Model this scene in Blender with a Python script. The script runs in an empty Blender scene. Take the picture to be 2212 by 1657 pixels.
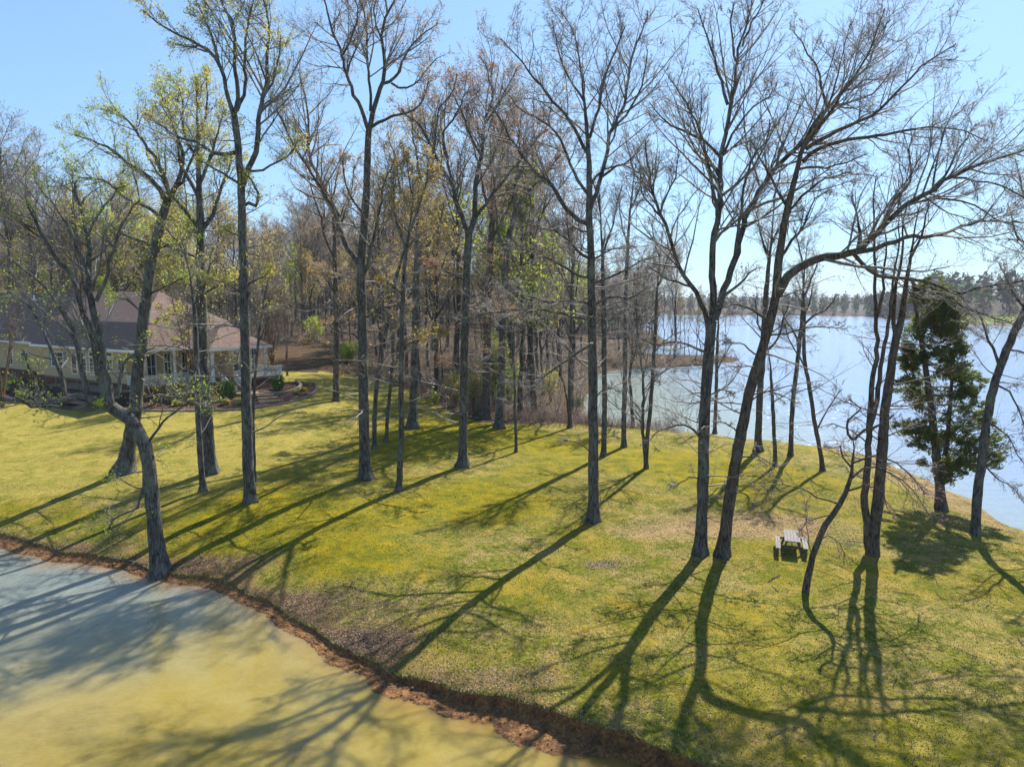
import bpy, math, random
import numpy as np
from mathutils import Vector

random.seed(7)
RNG = np.random.default_rng(11)
R = math.radians
SC = bpy.context.scene
COL = SC.collection

# ------------------------------------------------------------------ camera
CAM_Z = 13.3
PITCH = R(6.64)
FPX = 1534.0                      # focal length in units of a 2212 px wide picture
cam_data = bpy.data.cameras.new("camera")
cam_data.sensor_width = 36.0
cam_data.lens = 36.0 * FPX / 2212.0
cam_data.clip_start = 0.1
cam_data.clip_end = 9000.0
cam = bpy.data.objects.new("camera", cam_data)
COL.objects.link(cam)
cam.location = (0, 0, CAM_Z)
cam.rotation_euler = (R(90) - PITCH, 0, 0)
SC.camera = cam

# ------------------------------------------------------------------ sky, sun, exposure
SUN_AZ = R(29.0)                  # to the right of straight ahead
SUN_EL = R(45.5)
world = bpy.data.worlds.new("World")
SC.world = world
world.use_nodes = True
wn, wl = world.node_tree.nodes, world.node_tree.links
wn.clear()
w_out = wn.new("ShaderNodeOutputWorld")
w_bg = wn.new("ShaderNodeBackground")
w_sky = wn.new("ShaderNodeTexSky")
w_sky.sky_type = "NISHITA"
w_sky.sun_disc = False
w_sky.sun_elevation = SUN_EL
w_sky.sun_rotation = SUN_AZ
w_sky.altitude = 100
w_sky.air_density = 1.0
w_sky.dust_density = 0.6
w_sky.ozone_density = 2.0
w_bg.inputs["Strength"].default_value = 0.074
def w_vec(op, a, v):
    x = wn.new("ShaderNodeVectorMath"); x.operation = op
    wl.new(a, x.inputs[0]); x.inputs[1].default_value = v
    return x.outputs[0]
w_gam = wn.new("ShaderNodeGamma"); w_gam.inputs[1].default_value = 0.55
wl.new(w_vec("MULTIPLY", w_sky.outputs[0], (0.1, 0.1, 0.1)), w_gam.inputs[0])
wl.new(w_vec("MULTIPLY", w_gam.outputs[0], (4.9, 6.9, 8.9)), w_bg.inputs["Color"])
wl.new(w_bg.outputs[0], w_out.inputs["Surface"])

sun_data = bpy.data.lights.new("sun", "SUN")
sun_data.energy = 5.0
sun_data.angle = R(0.45)
sun_data.color = (1.0, 0.94, 0.84)
sun = bpy.data.objects.new("sun", sun_data)
COL.objects.link(sun)
S_DIR = Vector((math.sin(SUN_AZ) * math.cos(SUN_EL), math.cos(SUN_AZ) * math.cos(SUN_EL), math.sin(SUN_EL)))
sun.rotation_euler = S_DIR.to_track_quat("Z", "Y").to_euler()
sun.location = (60, 100, 90)

SC.view_settings.view_transform = "Standard"
SC.view_settings.look = "None"
SC.view_settings.exposure = 1.15
SC.view_settings.gamma = 1.0
SC.view_settings.use_curve_mapping = False
SC.render.engine = "CYCLES"
SC.cycles.max_bounces = 5
SC.cycles.diffuse_bounces = 3
SC.cycles.glossy_bounces = 3
SC.cycles.transmission_bounces = 3
SC.cycles.caustics_reflective = False
SC.cycles.caustics_refractive = False

# ------------------------------------------------------------------ picture <-> place helpers (2212 x 1657 units)
CP, SP = math.cos(PITCH), math.sin(PITCH)

def ray(px, py):
    a = (px - 1106.0) / FPX
    b = -(py - 828.5) / FPX
    return np.array([a, CP + b * SP, -SP + b * CP])

def at_y(px, py, y):
    d = ray(px, py)
    k = y / d[1]
    return np.array([d[0] * k, y, CAM_Z + d[2] * k])

def at_z(px, py, z=0.0):
    d = ray(px, py)
    k = (z - CAM_Z) / d[2]
    return np.array([d[0] * k, d[1] * k, z])

def sstep(a, b, x):
    t = np.clip((x - a) / (b - a), 0, 1)
    return t * t * (3 - 2 * t)

# ------------------------------------------------------------------ ground shape
_lip_px = [(0, 1150), (70, 1172), (130, 1192), (200, 1200), (270, 1206), (315, 1224), (380, 1240), (470, 1250),
           (560, 1290), (610, 1322), (680, 1358), (770, 1414), (830, 1440), (900, 1464), (1000, 1498),
           (1106, 1514), (1191, 1534), (1296, 1568), (1386, 1598), (1481, 1632), (1531, 1657)]
def lip_height(x):
    return np.interp(x, [-30, -20, -12, -5, -1, 3, 10], [0.32, 0.28, 0.21, 0.27, 0.50, 0.64, 0.72])
_lip = [at_z(px, py, float(lip_height(np.interp(px, [0, 335, 750, 1106, 1531], [-28, -17, -6, 0, 5])))) for px, py in _lip_px]
LIPX = np.array([-400, -110, -60, -42] + [p[0] for p in _lip] + [9, 14, 22, 40, 70, 160])
LIPY = np.array([120, 58, 46, 41.5] + [p[1] for p in _lip] + [15.6, 13, 9, 0, -20, -90])
_o = np.argsort(LIPX)
LIPX, LIPY = LIPX[_o], LIPY[_o]

def wob(x, y, s, seed=0.0):
    """cheap smooth noise, about -1..1"""
    return (np.sin(x * s * 1.0 + 1.7 * np.sin(y * s * 0.83 + seed) + seed * 2.1)
            + np.sin(y * s * 1.13 + 1.9 * np.sin(x * s * 0.71 + seed * 1.3) - seed)) * 0.5

def lip_y(x):
    x = np.asarray(x, float)
    return (np.interp(x, LIPX, LIPY) + 0.16 * wob(x, x * 0.3, 2.1, 1.0) + 0.14 * wob(x, x * .5, 0.8, 5.0) * np.clip((x + 12) / 8, 0, 1) + 0.06 * wob(x, x * 1.1, 5.3, 2.0)
            + 0.035 * wob(x, x * 0.7, 13.0, 4.0))

_shore_px = [(2300, 1200), (2212, 1148), (2150, 1112), (2100, 1082), (2060, 1060), (2000, 1036), (1940, 1008), (1890, 985),
             (1820, 972), (1740, 960), (1660, 950), (1580, 944), (1500, 934), (1420, 926), (1360, 922), (1300, 915),
             (1262, 900), (1265, 860), (1290, 812), (1330, 800), (1400, 798), (1470, 793), (1540, 788), (1590, 782), (1606, 776),
             (1580, 770), (1500, 771), (1430, 768), (1390, 764), (1400, 752), (1450, 748), (1470, 742), (1440, 736)]
LAND = [(160, -90), (80, -40), (58, 5), (46, 22)] + [tuple(at_z(a, b)[:2]) for a, b in _shore_px]
LAND += [(60, 300), (70, 420), (90, 560), (-200, 900), (-1500, 1400), (-1500, 60), (-400, -100), (160, -120)]
LAND = np.array(LAND, float)

def land_dist(x, y):
    """signed distance to the lake shore, positive on land"""
    x = np.asarray(x, float).ravel(); y = np.asarray(y, float).ravel()
    best = np.full(x.shape, 1e9); inside = np.zeros(x.shape, bool)
    n = len(LAND)
    for i in range(n):
        ax, ay = LAND[i]; bx, by = LAND[(i + 1) % n]
        dx, dy = bx - ax, by - ay
        t = np.clip(((x - ax) * dx + (y - ay) * dy) / (dx * dx + dy * dy + 1e-9), 0, 1)
        best = np.minimum(best, np.hypot(x - ax - t * dx, y - ay - t * dy))
        c = (ay > y) != (by > y)
        xi = ax + (y - ay) * dx / (dy if abs(dy) > 1e-9 else 1e-9)
        inside ^= c & (x < xi)
    return np.where(inside, best, -best)

def ground(x, y):
    x = np.asarray(x, float); y = np.asarray(y, float)
    shp = np.broadcast(x, y).shape
    x = np.broadcast_to(x, shp).ravel().astype(float); y = np.broadcast_to(y, shp).ravel().astype(float)
    d = np.maximum((y - lip_y(x)) * 0.85, 0)
    west = sstep(6, -20, x)
    zl = lip_height(x)
    z = zl + (1.12 - zl) * (1 - np.exp(-d / 6)) + west * 1.75 * (1 - np.exp(-d / 22))
    z += 1.15 * sstep(62, 80, y) * sstep(-16, -27, x)
    z += 1.6 * sstep(90, 180, y) * sstep(10, -40, x)
    z += 0.035 * wob(x, y, 0.9, 3.0) + 0.012 * wob(x, y, 3.3, 5.0) + 0.06 * wob(x, y, 0.23, 1.0)
    e = land_dist(x, y)
    e = e + 0.5 * wob(x, y, 0.9, 7.0) * np.exp(-np.abs(e) / 4)
    k = sstep(0.0, 9.0, e)
    z = z * (0.12 * np.clip(e / 0.8, 0, 1) + 0.88 * k)
    z = np.where(e < 0, np.maximum(-2.0, e * 0.3), z)
    return z.reshape(shp)

def gz(x, y):
    return float(ground(np.array([x]), np.array([y]))[0])

def on_ground(px, py):
    d = ray(px, py)
    ks = np.concatenate([np.linspace(15, 60, 900), np.linspace(60, 260, 1200)])
    P = d[None, :] * ks[:, None]; P[:, 2] += CAM_Z
    below = P[:, 2] < np.maximum(ground(P[:, 0], P[:, 1]), 0.0)
    i = int(np.argmax(below)) if below.any() else len(ks) - 1
    return P[i]

# ------------------------------------------------------------------ materials
MATS = {}
ALB = 0.56                         # reflectance scale that goes with the exposure above

def mat(name, color=(0.5, 0.5, 0.5), rough=0.8, spec=0.3, metal=0.0):
    m = bpy.data.materials.new(name)
    m.use_nodes = True
    b = m.node_tree.nodes["Principled BSDF"]
    b.inputs["Base Color"].default_value = (*[v * ALB for v in color], 1)
    b.inputs["Roughness"].default_value = rough
    b.inputs["Specular IOR Level"].default_value = spec
    b.inputs["Metallic"].default_value = metal
    MATS[name] = m
    return m

class NB:
    """small node builder"""
    def __init__(s, m):
        s.m = m; s.n = m.node_tree.nodes; s.l = m.node_tree.links
        s.b = s.n["Principled BSDF"]
        s.geo = s.n.new("ShaderNodeNewGeometry")
        s.tc = s.n.new("ShaderNodeTexCoord")
    def pos(s, kind="world", scale=(1, 1, 1)):
        mp = s.n.new("ShaderNodeMapping")
        mp.inputs["Scale"].default_value = scale
        s.l.new(s.geo.outputs["Position"] if kind == "world" else s.tc.outputs["Object"], mp.inputs["Vector"])
        return mp.outputs[0]
    def noise(s, vec, scale, detail=4, rough=0.55, dist=0.0):
        t = s.n.new("ShaderNodeTexNoise")
        t.inputs["Scale"].default_value = scale; t.inputs["Detail"].default_value = detail
        t.inputs["Roughness"].default_value = rough; t.inputs["Distortion"].default_value = dist
        s.l.new(vec, t.inputs["Vector"])
        return t.outputs["Fac"]
    def ramp(s, fac, stops):
        r = s.n.new("ShaderNodeValToRGB")
        e = r.color_ramp.elements
        while len(e) < len(stops): e.new(0.5)
        for i, (p, c) in enumerate(stops):
            e[i].position = p
            e[i].color = (*[v * ALB for v in c], 1) if not isinstance(c, (int, float)) else (c, c, c, 1)
        s.l.new(fac, r.inputs[0])
        return r.outputs[0]
    def mix(s, fac, a, b, mode="MIX"):
        x = s.n.new("ShaderNodeMix"); x.data_type = "RGBA"; x.blend_type = mode
        for sock, v in ((x.inputs[0], fac), (x.inputs[6], a), (x.inputs[7], b)):
            if isinstance(v, (int, float)): sock.default_value = v
            elif isinstance(v, tuple): sock.default_value = (*[w_ * ALB for w_ in v], 1)
            else: s.l.new(v, sock)
        return x.outputs[2]
    def math(s, op, a, b=0.0, clamp=False):
        x = s.n.new("ShaderNodeMath"); x.operation = op; x.use_clamp = clamp
        for sock, v in ((x.inputs[0], a), (x.inputs[1], b)):
            if isinstance(v, (int, float)): sock.default_value = v
            else: s.l.new(v, sock)
        return x.outputs[0]
    def attr(s, name):
        a = s.n.new("ShaderNodeAttribute"); a.attribute_name = name
        return a.outputs["Fac"]
    def rnd(s):
        o = s.n.new("ShaderNodeObjectInfo"); return o.outputs["Random"]
    def color(s, c): s.l.new(c, s.b.inputs["Base Color"])
    def bump(s, h, strength=0.5, dist=0.05):
        b = s.n.new("ShaderNodeBump"); b.inputs["Strength"].default_value = strength; b.inputs["Distance"].default_value = dist
        s.l.new(h, b.inputs["Height"]); s.l.new(b.outputs[0], s.b.inputs["Normal"])

def bark_mat(name, dark, light, lichen=(0.36, 0.40, 0.33), lich=0.6, vs=1.0):
    m = mat(name, light, 0.9, 0.15); q = NB(m)
    p1 = q.pos("obj", (9 * vs, 9 * vs, 1.6 * vs)); p2 = q.pos("obj", (1, 1, 0.6))
    g = q.noise(p1, 1.6, 5, 0.65, 0.6)
    c = q.ramp(g, [(0.38, dark), (0.66, light)])
    l = q.ramp(q.noise(p2, 1.9, 6, 0.7), [(0.48, 0.0), (0.62, lich)])
    c = q.mix(l, c, lichen)
    q.color(c); q.bump(g, 1.0, 0.10)
    return m

M_BARK = bark_mat("oak_bark", (0.035, 0.032, 0.032), (0.31, 0.285, 0.265))
M_BARK2 = bark_mat("brown_bark", (0.04, 0.03, 0.025), (0.34, 0.265, 0.205), lich=0.3)
M_BARKP = bark_mat("pale_bark", (0.09, 0.085, 0.08), (0.28, 0.27, 0.255), (0.42, 0.42, 0.4), 0.5)
M_BARKF = bark_mat("wood_bark", (0.05, 0.043, 0.038), (0.15, 0.13, 0.115), lich=0.25, vs=0.7)
M_BARKM = bark_mat("myrtle_bark", (0.17, 0.085, 0.045), (0.36, 0.21, 0.13), lich=0.1)

def twig_mat(name, a, b):
    m = mat(name, a, 0.7, 0.25); q = NB(m)
    q.color(q.mix(q.ramp(q.noise(q.pos("obj"), 0.9, 3), [(0.35, 0.0), (0.65, 1.0)]), tuple(v * 0.85 for v in a), tuple(v * 1.35 for v in b)))
    return m

M_TWIG = twig_mat("oak_twigs", (0.14, 0.125, 0.115), (0.36, 0.33, 0.305))
M_TWIGB = twig_mat("brown_twigs", (0.16, 0.12, 0.10), (0.27, 0.215, 0.18))
M_TWIGF = twig_mat("wood_twigs", (0.24, 0.19, 0.155), (0.36, 0.30, 0.25))

def leaf_mat(name, a, b, trans=0.55):
    m = bpy.data.materials.new(name); m.use_nodes = True; MATS[name] = m
    n, l = m.node_tree.nodes, m.node_tree.links
    pb = n["Principled BSDF"]; pb.inputs["Roughness"].default_value = 0.55; pb.inputs["Specular IOR Level"].default_value = 0.3
    q = NB(m)
    t = q.ramp(q.noise(q.pos("world"), 0.8, 4, 0.7), [(0.35, 0.0), (0.65, 1.0)])
    c = q.mix(t, tuple(v / ALB for v in a), tuple(v / ALB for v in b))
    l.new(c, pb.inputs["Base Color"])
    tr = n.new("ShaderNodeBsdfTranslucent"); l.new(c, tr.inputs["Color"])
    mx = n.new("ShaderNodeMixShader"); mx.inputs[0].default_value = trans
    l.new(pb.outputs[0], mx.inputs[1]); l.new(tr.outputs[0], mx.inputs[2])
    l.new(mx.outputs[0], n["Material Output"].inputs["Surface"])
    return m

M_LGREEN = leaf_mat("spring_green_leaves", (0.26, 0.38, 0.03), (0.46, 0.50, 0.05))
M_LYELL = leaf_mat("yellow_green_leaves", (0.42, 0.42, 0.05), (0.54, 0.46, 0.09))
M_LORANGE = leaf_mat("bronze_buds", (0.34, 0.19, 0.07), (0.44, 0.28, 0.09))
M_LRUST = leaf_mat("rust_buds", (0.28, 0.13, 0.07), (0.38, 0.22, 0.10))
M_LOCHRE = leaf_mat("ochre_leaves", (0.38, 0.26, 0.05), (0.40, 0.32, 0.07))
M_LBARE = leaf_mat("grey_buds", (0.20, 0.17, 0.15), (0.30, 0.24, 0.19), 0.2)
M_CEDAR = leaf_mat("cedar_sprays", (0.05, 0.085, 0.02), (0.17, 0.19, 0.04), 0.5)
M_BUSH = leaf_mat("clipped_bush_leaves", (0.05, 0.12, 0.012), (0.11, 0.20, 0.02), 0.2)
M_PINK = leaf_mat("redbud_buds", (0.42, 0.16, 0.26), (0.3, 0.16, 0.18), 0.3)
M_LIME = leaf_mat("lime_leaves", (0.22, 0.36, 0.02), (0.38, 0.44, 0.04))

# ------------------------------------------------------------------ object helpers
def link(o, parent=None):
    COL.objects.link(o)
    if parent is not None: o.parent = parent
    return o

def tag(o, label, cat, group=None, kind=None):
    if label: o["label"] = label
    if cat: o["category"] = cat
    if group: o["group"] = group
    if kind: o["kind"] = kind
    return o

def empty(name, loc, label, cat, group=None):
    o = bpy.data.objects.new(name, None)
    o.empty_display_size = 0.3
    COL.objects.link(o); o.location = tuple(float(v) for v in loc)
    return tag(o, label, cat, group)

def structure(o, label=None):
    o["kind"] = "structure"
    if label: o["label"] = label
    return o

def np_mesh(name, V, quads=None, tris=None, mats=(), smooth=False, mat_idx=None):
    me = bpy.data.meshes.new(name)
    V = np.asarray(V, np.float32)
    me.vertices.add(len(V)); me.vertices.foreach_set("co", V.ravel())
    parts, sizes = [], []
    if quads is not None and len(quads):
        parts.append(np.asarray(quads, np.int32).ravel()); sizes.append(np.full(len(quads), 4, np.int32))
    if tris is not None and len(tris):
        parts.append(np.asarray(tris, np.int32).ravel()); sizes.append(np.full(len(tris), 3, np.int32))
    loops = np.concatenate(parts); sz = np.concatenate(sizes)
    me.loops.add(len(loops)); me.loops.foreach_set("vertex_index", loops)
    me.polygons.add(len(sz))
    st = np.concatenate([[0], np.cumsum(sz)[:-1]]).astype(np.int32)
    me.polygons.foreach_set("loop_start", st); me.polygons.foreach_set("loop_total", sz)
    for m in mats: me.materials.append(m)
    if mat_idx is not None: me.polygons.foreach_set("material_index", np.asarray(mat_idx, np.int32))
    if smooth: me.polygons.foreach_set("use_smooth", np.ones(len(sz), bool))
    me.update(calc_edges=True)
    return me

def add_attr(me, name, vals):
    a = me.attributes.new(name, "FLOAT", "POINT"); a.data.foreach_set("value", np.asarray(vals, np.float32))

def grid_quads(nu, nv):
    i, j = np.meshgrid(np.arange(nu - 1), np.arange(nv - 1), indexing="ij")
    a = (i * nv + j).ravel()
    return np.stack([a, a + nv, a + nv + 1, a + 1], 1)

class MB:
    """collects boxes, prisms and tubes for one mesh"""
    def __init__(s): s.v = []; s.f = []
    def quadmesh(s, verts, faces):
        k = len(s.v); s.v += [tuple(map(float, p)) for p in verts]; s.f += [tuple(k + i for i in f) for f in faces]
        return s
    def box8(s, P):
        return s.quadmesh(P, [(0, 3, 2, 1), (4, 5, 6, 7), (0, 1, 5, 4), (1, 2, 6, 5), (2, 3, 7, 6), (3, 0, 4, 7)])
    def box(s, x0, x1, y0, y1, z0, z1, T=None):
        P = [(x0, y0, z0), (x1, y0, z0), (x1, y1, z0), (x0, y1, z0), (x0, y0, z1), (x1, y0, z1), (x1, y1, z1), (x0, y1, z1)]
        if T: P = [T(*p) for p in P]
        return s.box8(P)
    def bar(s, a, b, w, h=None):
        a = Vector(a); b = Vector(b); h = h or w
        d = (b - a).normalized(); up = Vector((0, 0, 1)) if abs(d.z) < 0.95 else Vector((1, 0, 0))
        u = d.cross(up).normalized() * w / 2; v = u.normalized().cross(d).normalized() * h / 2
        P = [a - u - v, a + u - v, a + u + v, a - u + v, b - u - v, b + u - v, b + u + v, b - u + v]
        return s.box8(P)
    def build(s, name, m, parent=None, bevel=0.0, kind=None):
        me = bpy.data.meshes.new(name)
        me.from_pydata(s.v, [], s.f)
        me.materials.append(m)
        me.update()
        o = bpy.data.objects.new(name, me); link(o, parent)
        if bevel:
            b = o.modifiers.new("bevel", "BEVEL"); b.width = bevel; b.segments = 1
        if kind: o["kind"] = kind
        return o

# ------------------------------------------------------------------ tubes and trees
def norm(a):
    return a / np.maximum(np.linalg.norm(a, axis=-1, keepdims=True), 1e-9)

def tubes(P, Rr, sides):
    """P (N,n,3), Rr (N,n) -> verts, quads"""
    N, n, _ = P.shape
    T = np.empty_like(P)
    T[:, 1:-1] = P[:, 2:] - P[:, :-2]; T[:, 0] = P[:, 1] - P[:, 0]; T[:, -1] = P[:, -1] - P[:, -2]
    T = norm(T)
    M = norm(P[:, -1] - P[:, 0])
    ref = np.where((np.abs(M[:, 2:3]) > 0.8), np.array([[1.0, 0.13, 0.0]]), np.array([[0.07, 0.05, 1.0]]))
    U = norm(np.cross(T, ref[:, None, :])); W = np.cross(T, U)
    a = np.arange(sides) * 2 * np.pi / sides
    ca, sa = np.cos(a), np.sin(a)
    V = P[:, :, None, :] + Rr[:, :, None, None] * (U[:, :, None, :] * ca[None, None, :, None] + W[:, :, None, :] * sa[None, None, :, None])
    V = V.reshape(-1, 3)
    b = np.arange(N) * n * sides
    i = np.arange(n - 1) * sides
    j = np.arange(sides); j2 = (j + 1) % sides
    base = (b[:, None] + i[None, :]).reshape(-1, 1)
    Q = np.stack([base + j, base + j2, base + j2 + sides, base + j + sides], 2).reshape(-1, 4)
    return V, Q

def cones(P, Rr):
    """fine twigs: three-sided, drawn to a point; P (N,n,3)"""
    N, n, _ = P.shape
    T = norm(P[:, -1] - P[:, 0]); ref = np.where(np.abs(T[:, 2:3]) > 0.8, np.array([[1.0, 0.1, 0]]), np.array([[0, 0.1, 1.0]]))
    U = norm(np.cross(T, ref)); W = np.cross(T, U)
    rings = []
    for k in range(n - 1):
        for a in (0.3, 2.394, 4.489):
            rings.append(P[:, k] + Rr[:, k:k + 1] * (U * math.cos(a) + W * math.sin(a)))
    rings.append(P[:, -1])
    V = np.stack(rings, 1); m = V.shape[1]; b = (np.arange(N) * m)[:, None]
    F = []
    for k in range(n - 2):
        for a in range(3):
            p, q = k * 3 + a, k * 3 + (a + 1) % 3
            F += [(p, q, q + 3), (p, q + 3, p + 3)]
    k = (n - 2) * 3
    F += [(k, k + 1, m - 1), (k + 1, k + 2, m - 1), (k + 2, k, m - 1)]
    return V.reshape(-1, 3), (b[:, :, None] + np.array(F)[None]).reshape(-1, 3)

def smooth_path(P, n):
    """Catmull-Rom through P resampled to n points"""
    P = np.asarray(P, float)
    if len(P) < 2: return P
    seg = np.linalg.norm(np.diff(P, axis=0), axis=1); s = np.concatenate([[0], np.cumsum(seg)])
    E = np.vstack([2 * P[0] - P[1], P, 2 * P[-1] - P[-2]])
    t = np.linspace(0, s[-1], n)
    k = np.clip(np.searchsorted(s, t, side="right") - 1, 0, len(P) - 2)
    u = ((t - s[k]) / np.maximum(seg[k], 1e-9))[:, None]
    p0, p1, p2, p3 = E[k], E[k + 1], E[k + 2], E[k + 3]
    return 0.5 * (2 * p1 + (p2 - p0) * u + (2 * p0 - 5 * p1 + 4 * p2 - p3) * u ** 2 + (3 * p1 - p0 - 3 * p2 + p3) * u ** 3)

def spawn(rng, P, Rr, counts, t0, lf, n, ang=(30, 62), up=0.10, jit=0.16, rmin=0.006, rf=0.45, lmax=6.0, tip=0.35, lref=None, taper_len=0.6):
    """children of each branch of P (N,k,3); returns (P2 (M,n,3), R2 (M,n))"""
    N, k, _ = P.shape
    L = np.linalg.norm(np.diff(P, axis=1), axis=2).sum(1)
    idx = np.repeat(np.arange(N), counts)
    Mn = len(idx)
    if Mn == 0: return np.zeros((0, n, 3)), np.zeros((0, n))
    t = t0 + (1 - t0) * rng.random(Mn) ** 0.85
    f = t * (k - 1); i = np.minimum(f.astype(int), k - 2); u = (f - i)[:, None]
    p = P[idx, i] * (1 - u) + P[idx, i + 1] * u
    d = norm(P[idx, i + 1] - P[idx, i])
    r = Rr[idx, i] * (1 - u[:, 0]) + Rr[idx, i + 1] * u[:, 0]
    q = rng.normal(size=(Mn, 3)); q -= (q * d).sum(1, keepdims=True) * d; q = norm(q)
    a = np.radians(rng.uniform(ang[0], ang[1], Mn))[:, None]
    dd = norm(d * np.cos(a) + q * np.sin(a))
    length = (L if lref is None else lref)[idx] * lf * (1.05 - taper_len * t) * rng.uniform(0.55, 1.25, Mn)
    length = np.minimum(length, lmax)
    step = (length / (n - 1))[:, None]
    out = np.empty((Mn, n, 3)); out[:, 0] = p
    cur = p.copy()
    for s in range(1, n):
        dd = norm(dd + rng.normal(size=(Mn, 3)) * jit + np.array([0, 0, up]))
        cur = cur + dd * step
        out[:, s] = cur
    r0 = np.clip(np.minimum(r * rf * rng.uniform(0.7, 1.2, Mn), 0.0155 * length + 0.003), rmin, 1)
    R2 = r0[:, None] * np.linspace(1, tip, n)[None, :]
    return out, np.maximum(R2, rmin * 0.6)

def leaves_at(rng, P, count, size, spread, elong=1.5):
    """small two-triangle leaves scattered at the points P"""
    if len(P) == 0 or count == 0: return np.zeros((0, 3)), np.zeros((0, 4), int)
    c = P[rng.integers(0, len(P), count)] + rng.normal(size=(count, 3)) * spread
    u = norm(rng.normal(size=(count, 3))); v = norm(np.cross(u, rng.normal(size=(count, 3))))
    s = (size * rng.uniform(0.6, 1.35, count))[:, None]
    V = np.stack([c - u * s * elong * 0.5, c + v * s * 0.4, c + u * s * elong * 0.5, c - v * s * 0.4], 1).reshape(-1, 3)
    return V, np.arange(count * 4).reshape(-1, 4)

def trunk_mesh(P, Rr, sides=14, flare=1.0, rough=0.05, seed=0):
    """one trunk along P with a buttressed foot"""
    P = np.asarray(P); n = len(P)
    V, Q = tubes(P[None], np.asarray(Rr)[None], sides)
    V = V.reshape(n, sides, 3)
    h = np.concatenate([[0], np.cumsum(np.linalg.norm(np.diff(P, axis=0), axis=1))])
    a = np.arange(sides) * 2 * np.pi / sides
    k = 3 + (seed % 3)
    lob = 0.5 + 0.5 * np.cos(k * a + seed) + 0.35 * np.cos((k + 2) * a + seed * 1.7)
    r0 = Rr[0]
    hh = np.maximum(h - 0.35, 0)
    fl = 0.78 * flare * np.exp(-hh / (0.55 * r0 / 0.35))[:, None] * (0.35 + 0.55 * lob[None, :])
    rg = rough * (np.sin(h[:, None] * 2.3 + a[None] * 2 + seed) + 0.7 * np.sin(h[:, None] * 5.1 - a[None] * 3 + seed * 2)) 
    s = 1 + fl + rg
    V = P[:, None, :] + (V - P[:, None, :]) * s[:, :, None]
    return V.reshape(-1, 3), Q

TREE_SEED = [100]

def finish_tree(name, base, label, cat, group, trunk, limbs, crown, leaves, bark, twig, leafm, limb_bark=None):
    root = empty(name, base, label, cat, group)
    b = np.asarray(base, float)
    V, Q = trunk
    o = bpy.data.objects.new("trunk", np_mesh("trunk", V - b, Q, mats=[bark], smooth=True)); link(o, root)
    for i_l, (V, Q) in enumerate(limbs):
        o = bpy.data.objects.new("limb", np_mesh("limb", V - b, Q, mats=[limb_bark if (limb_bark and i_l >= 2) else bark], smooth=True)); link(o, root)
    if crown is not None and len(crown[0]):
        o = bpy.data.objects.new("crown", np_mesh("crown", crown[0] - b, None, crown[1], mats=[twig])); link(o, root)
    if leaves is not None and len(leaves[0]):
        o = bpy.data.objects.new("foliage", np_mesh("foliage", leaves[0] - b, leaves[1], mats=[leafm])); link(o, root)
    return root

def crown_from(rng, limbs, dens, leaf, style):
    """limbs: list of (P (n,3), R (n,)) -> crown mesh, leaf mesh"""
    st = dict(l1=2.1, l1f=0.52, n2=10, n3=9, n4=0, up=0.07, jit=0.15, t0=0.18, a1=(28, 60), a2=(25, 60), l2f=0.50, l3f=0.50,
              r3=0.0068, lmax=6.0, up3=0.05)
    st.update(style or {})
    Vs, Ts = [], []; off = 0
    def put(P, Rr, s):
        nonlocal off
        if len(P) == 0: return
        if s == 3: V, F = cones(P, Rr)
        else:
            V, Q = tubes(P, Rr, s); F = np.concatenate([Q[:, [0, 1, 2]], Q[:, [0, 2, 3]]])
        Vs.append(V); Ts.append(F + off); off += len(V)
    A, AR = [], []
    for (P, Rr) in limbs:
        k = len(P); L = np.linalg.norm(np.diff(P, axis=0), axis=1).sum()
        cnt = max(2, int(L * st["l1"] * dens))
        lr = np.array([min(L, 12.0)])
        c, r = spawn(rng, P[None], Rr[None], [cnt], st["t0"], st["l1f"], 7, st["a1"], st["up"], st["jit"] * 0.75, 0.014, 0.55, st["lmax"], 0.2, lr)
        A.append(c); AR.append(r)
        # the limb's own fine end carries on as a branch
        seg = smooth_path(P[-3:], 7); A.append(seg[None]); AR.append(np.linspace(Rr[-3], Rr[-1] * 0.8, 7)[None])
    A = np.concatenate(A); AR = np.concatenate(AR)
    put(A, AR, 4)
    B, BR = spawn(rng, A, AR, np.full(len(A), st["n2"]), 0.12, st["l2f"], 4, st["a2"], st["up"] * 0.8, st["jit"] * 1.2, 0.0075, 0.5, 2.4, 0.4)
    put(B, BR, 3)
    C, CR = spawn(rng, B, BR, np.full(len(B), st["n3"]), 0.12, st["l3f"] * 1.15, 2, (22, 60), st["up3"], st["jit"], st["r3"], 0.6, 1.1, 0.6)
    put(C, CR, 3)
    tips = C[:, 1:].reshape(-1, 3)
    lv = None
    if leaf:
        count, size, spread = leaf
        lv = leaves_at(rng, tips, int(count), size, spread)
    return (np.concatenate(Vs), np.concatenate(Ts)), lv

def D(px):      # picture width of something (2212 units) at distance y -> metres
    return px

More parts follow.
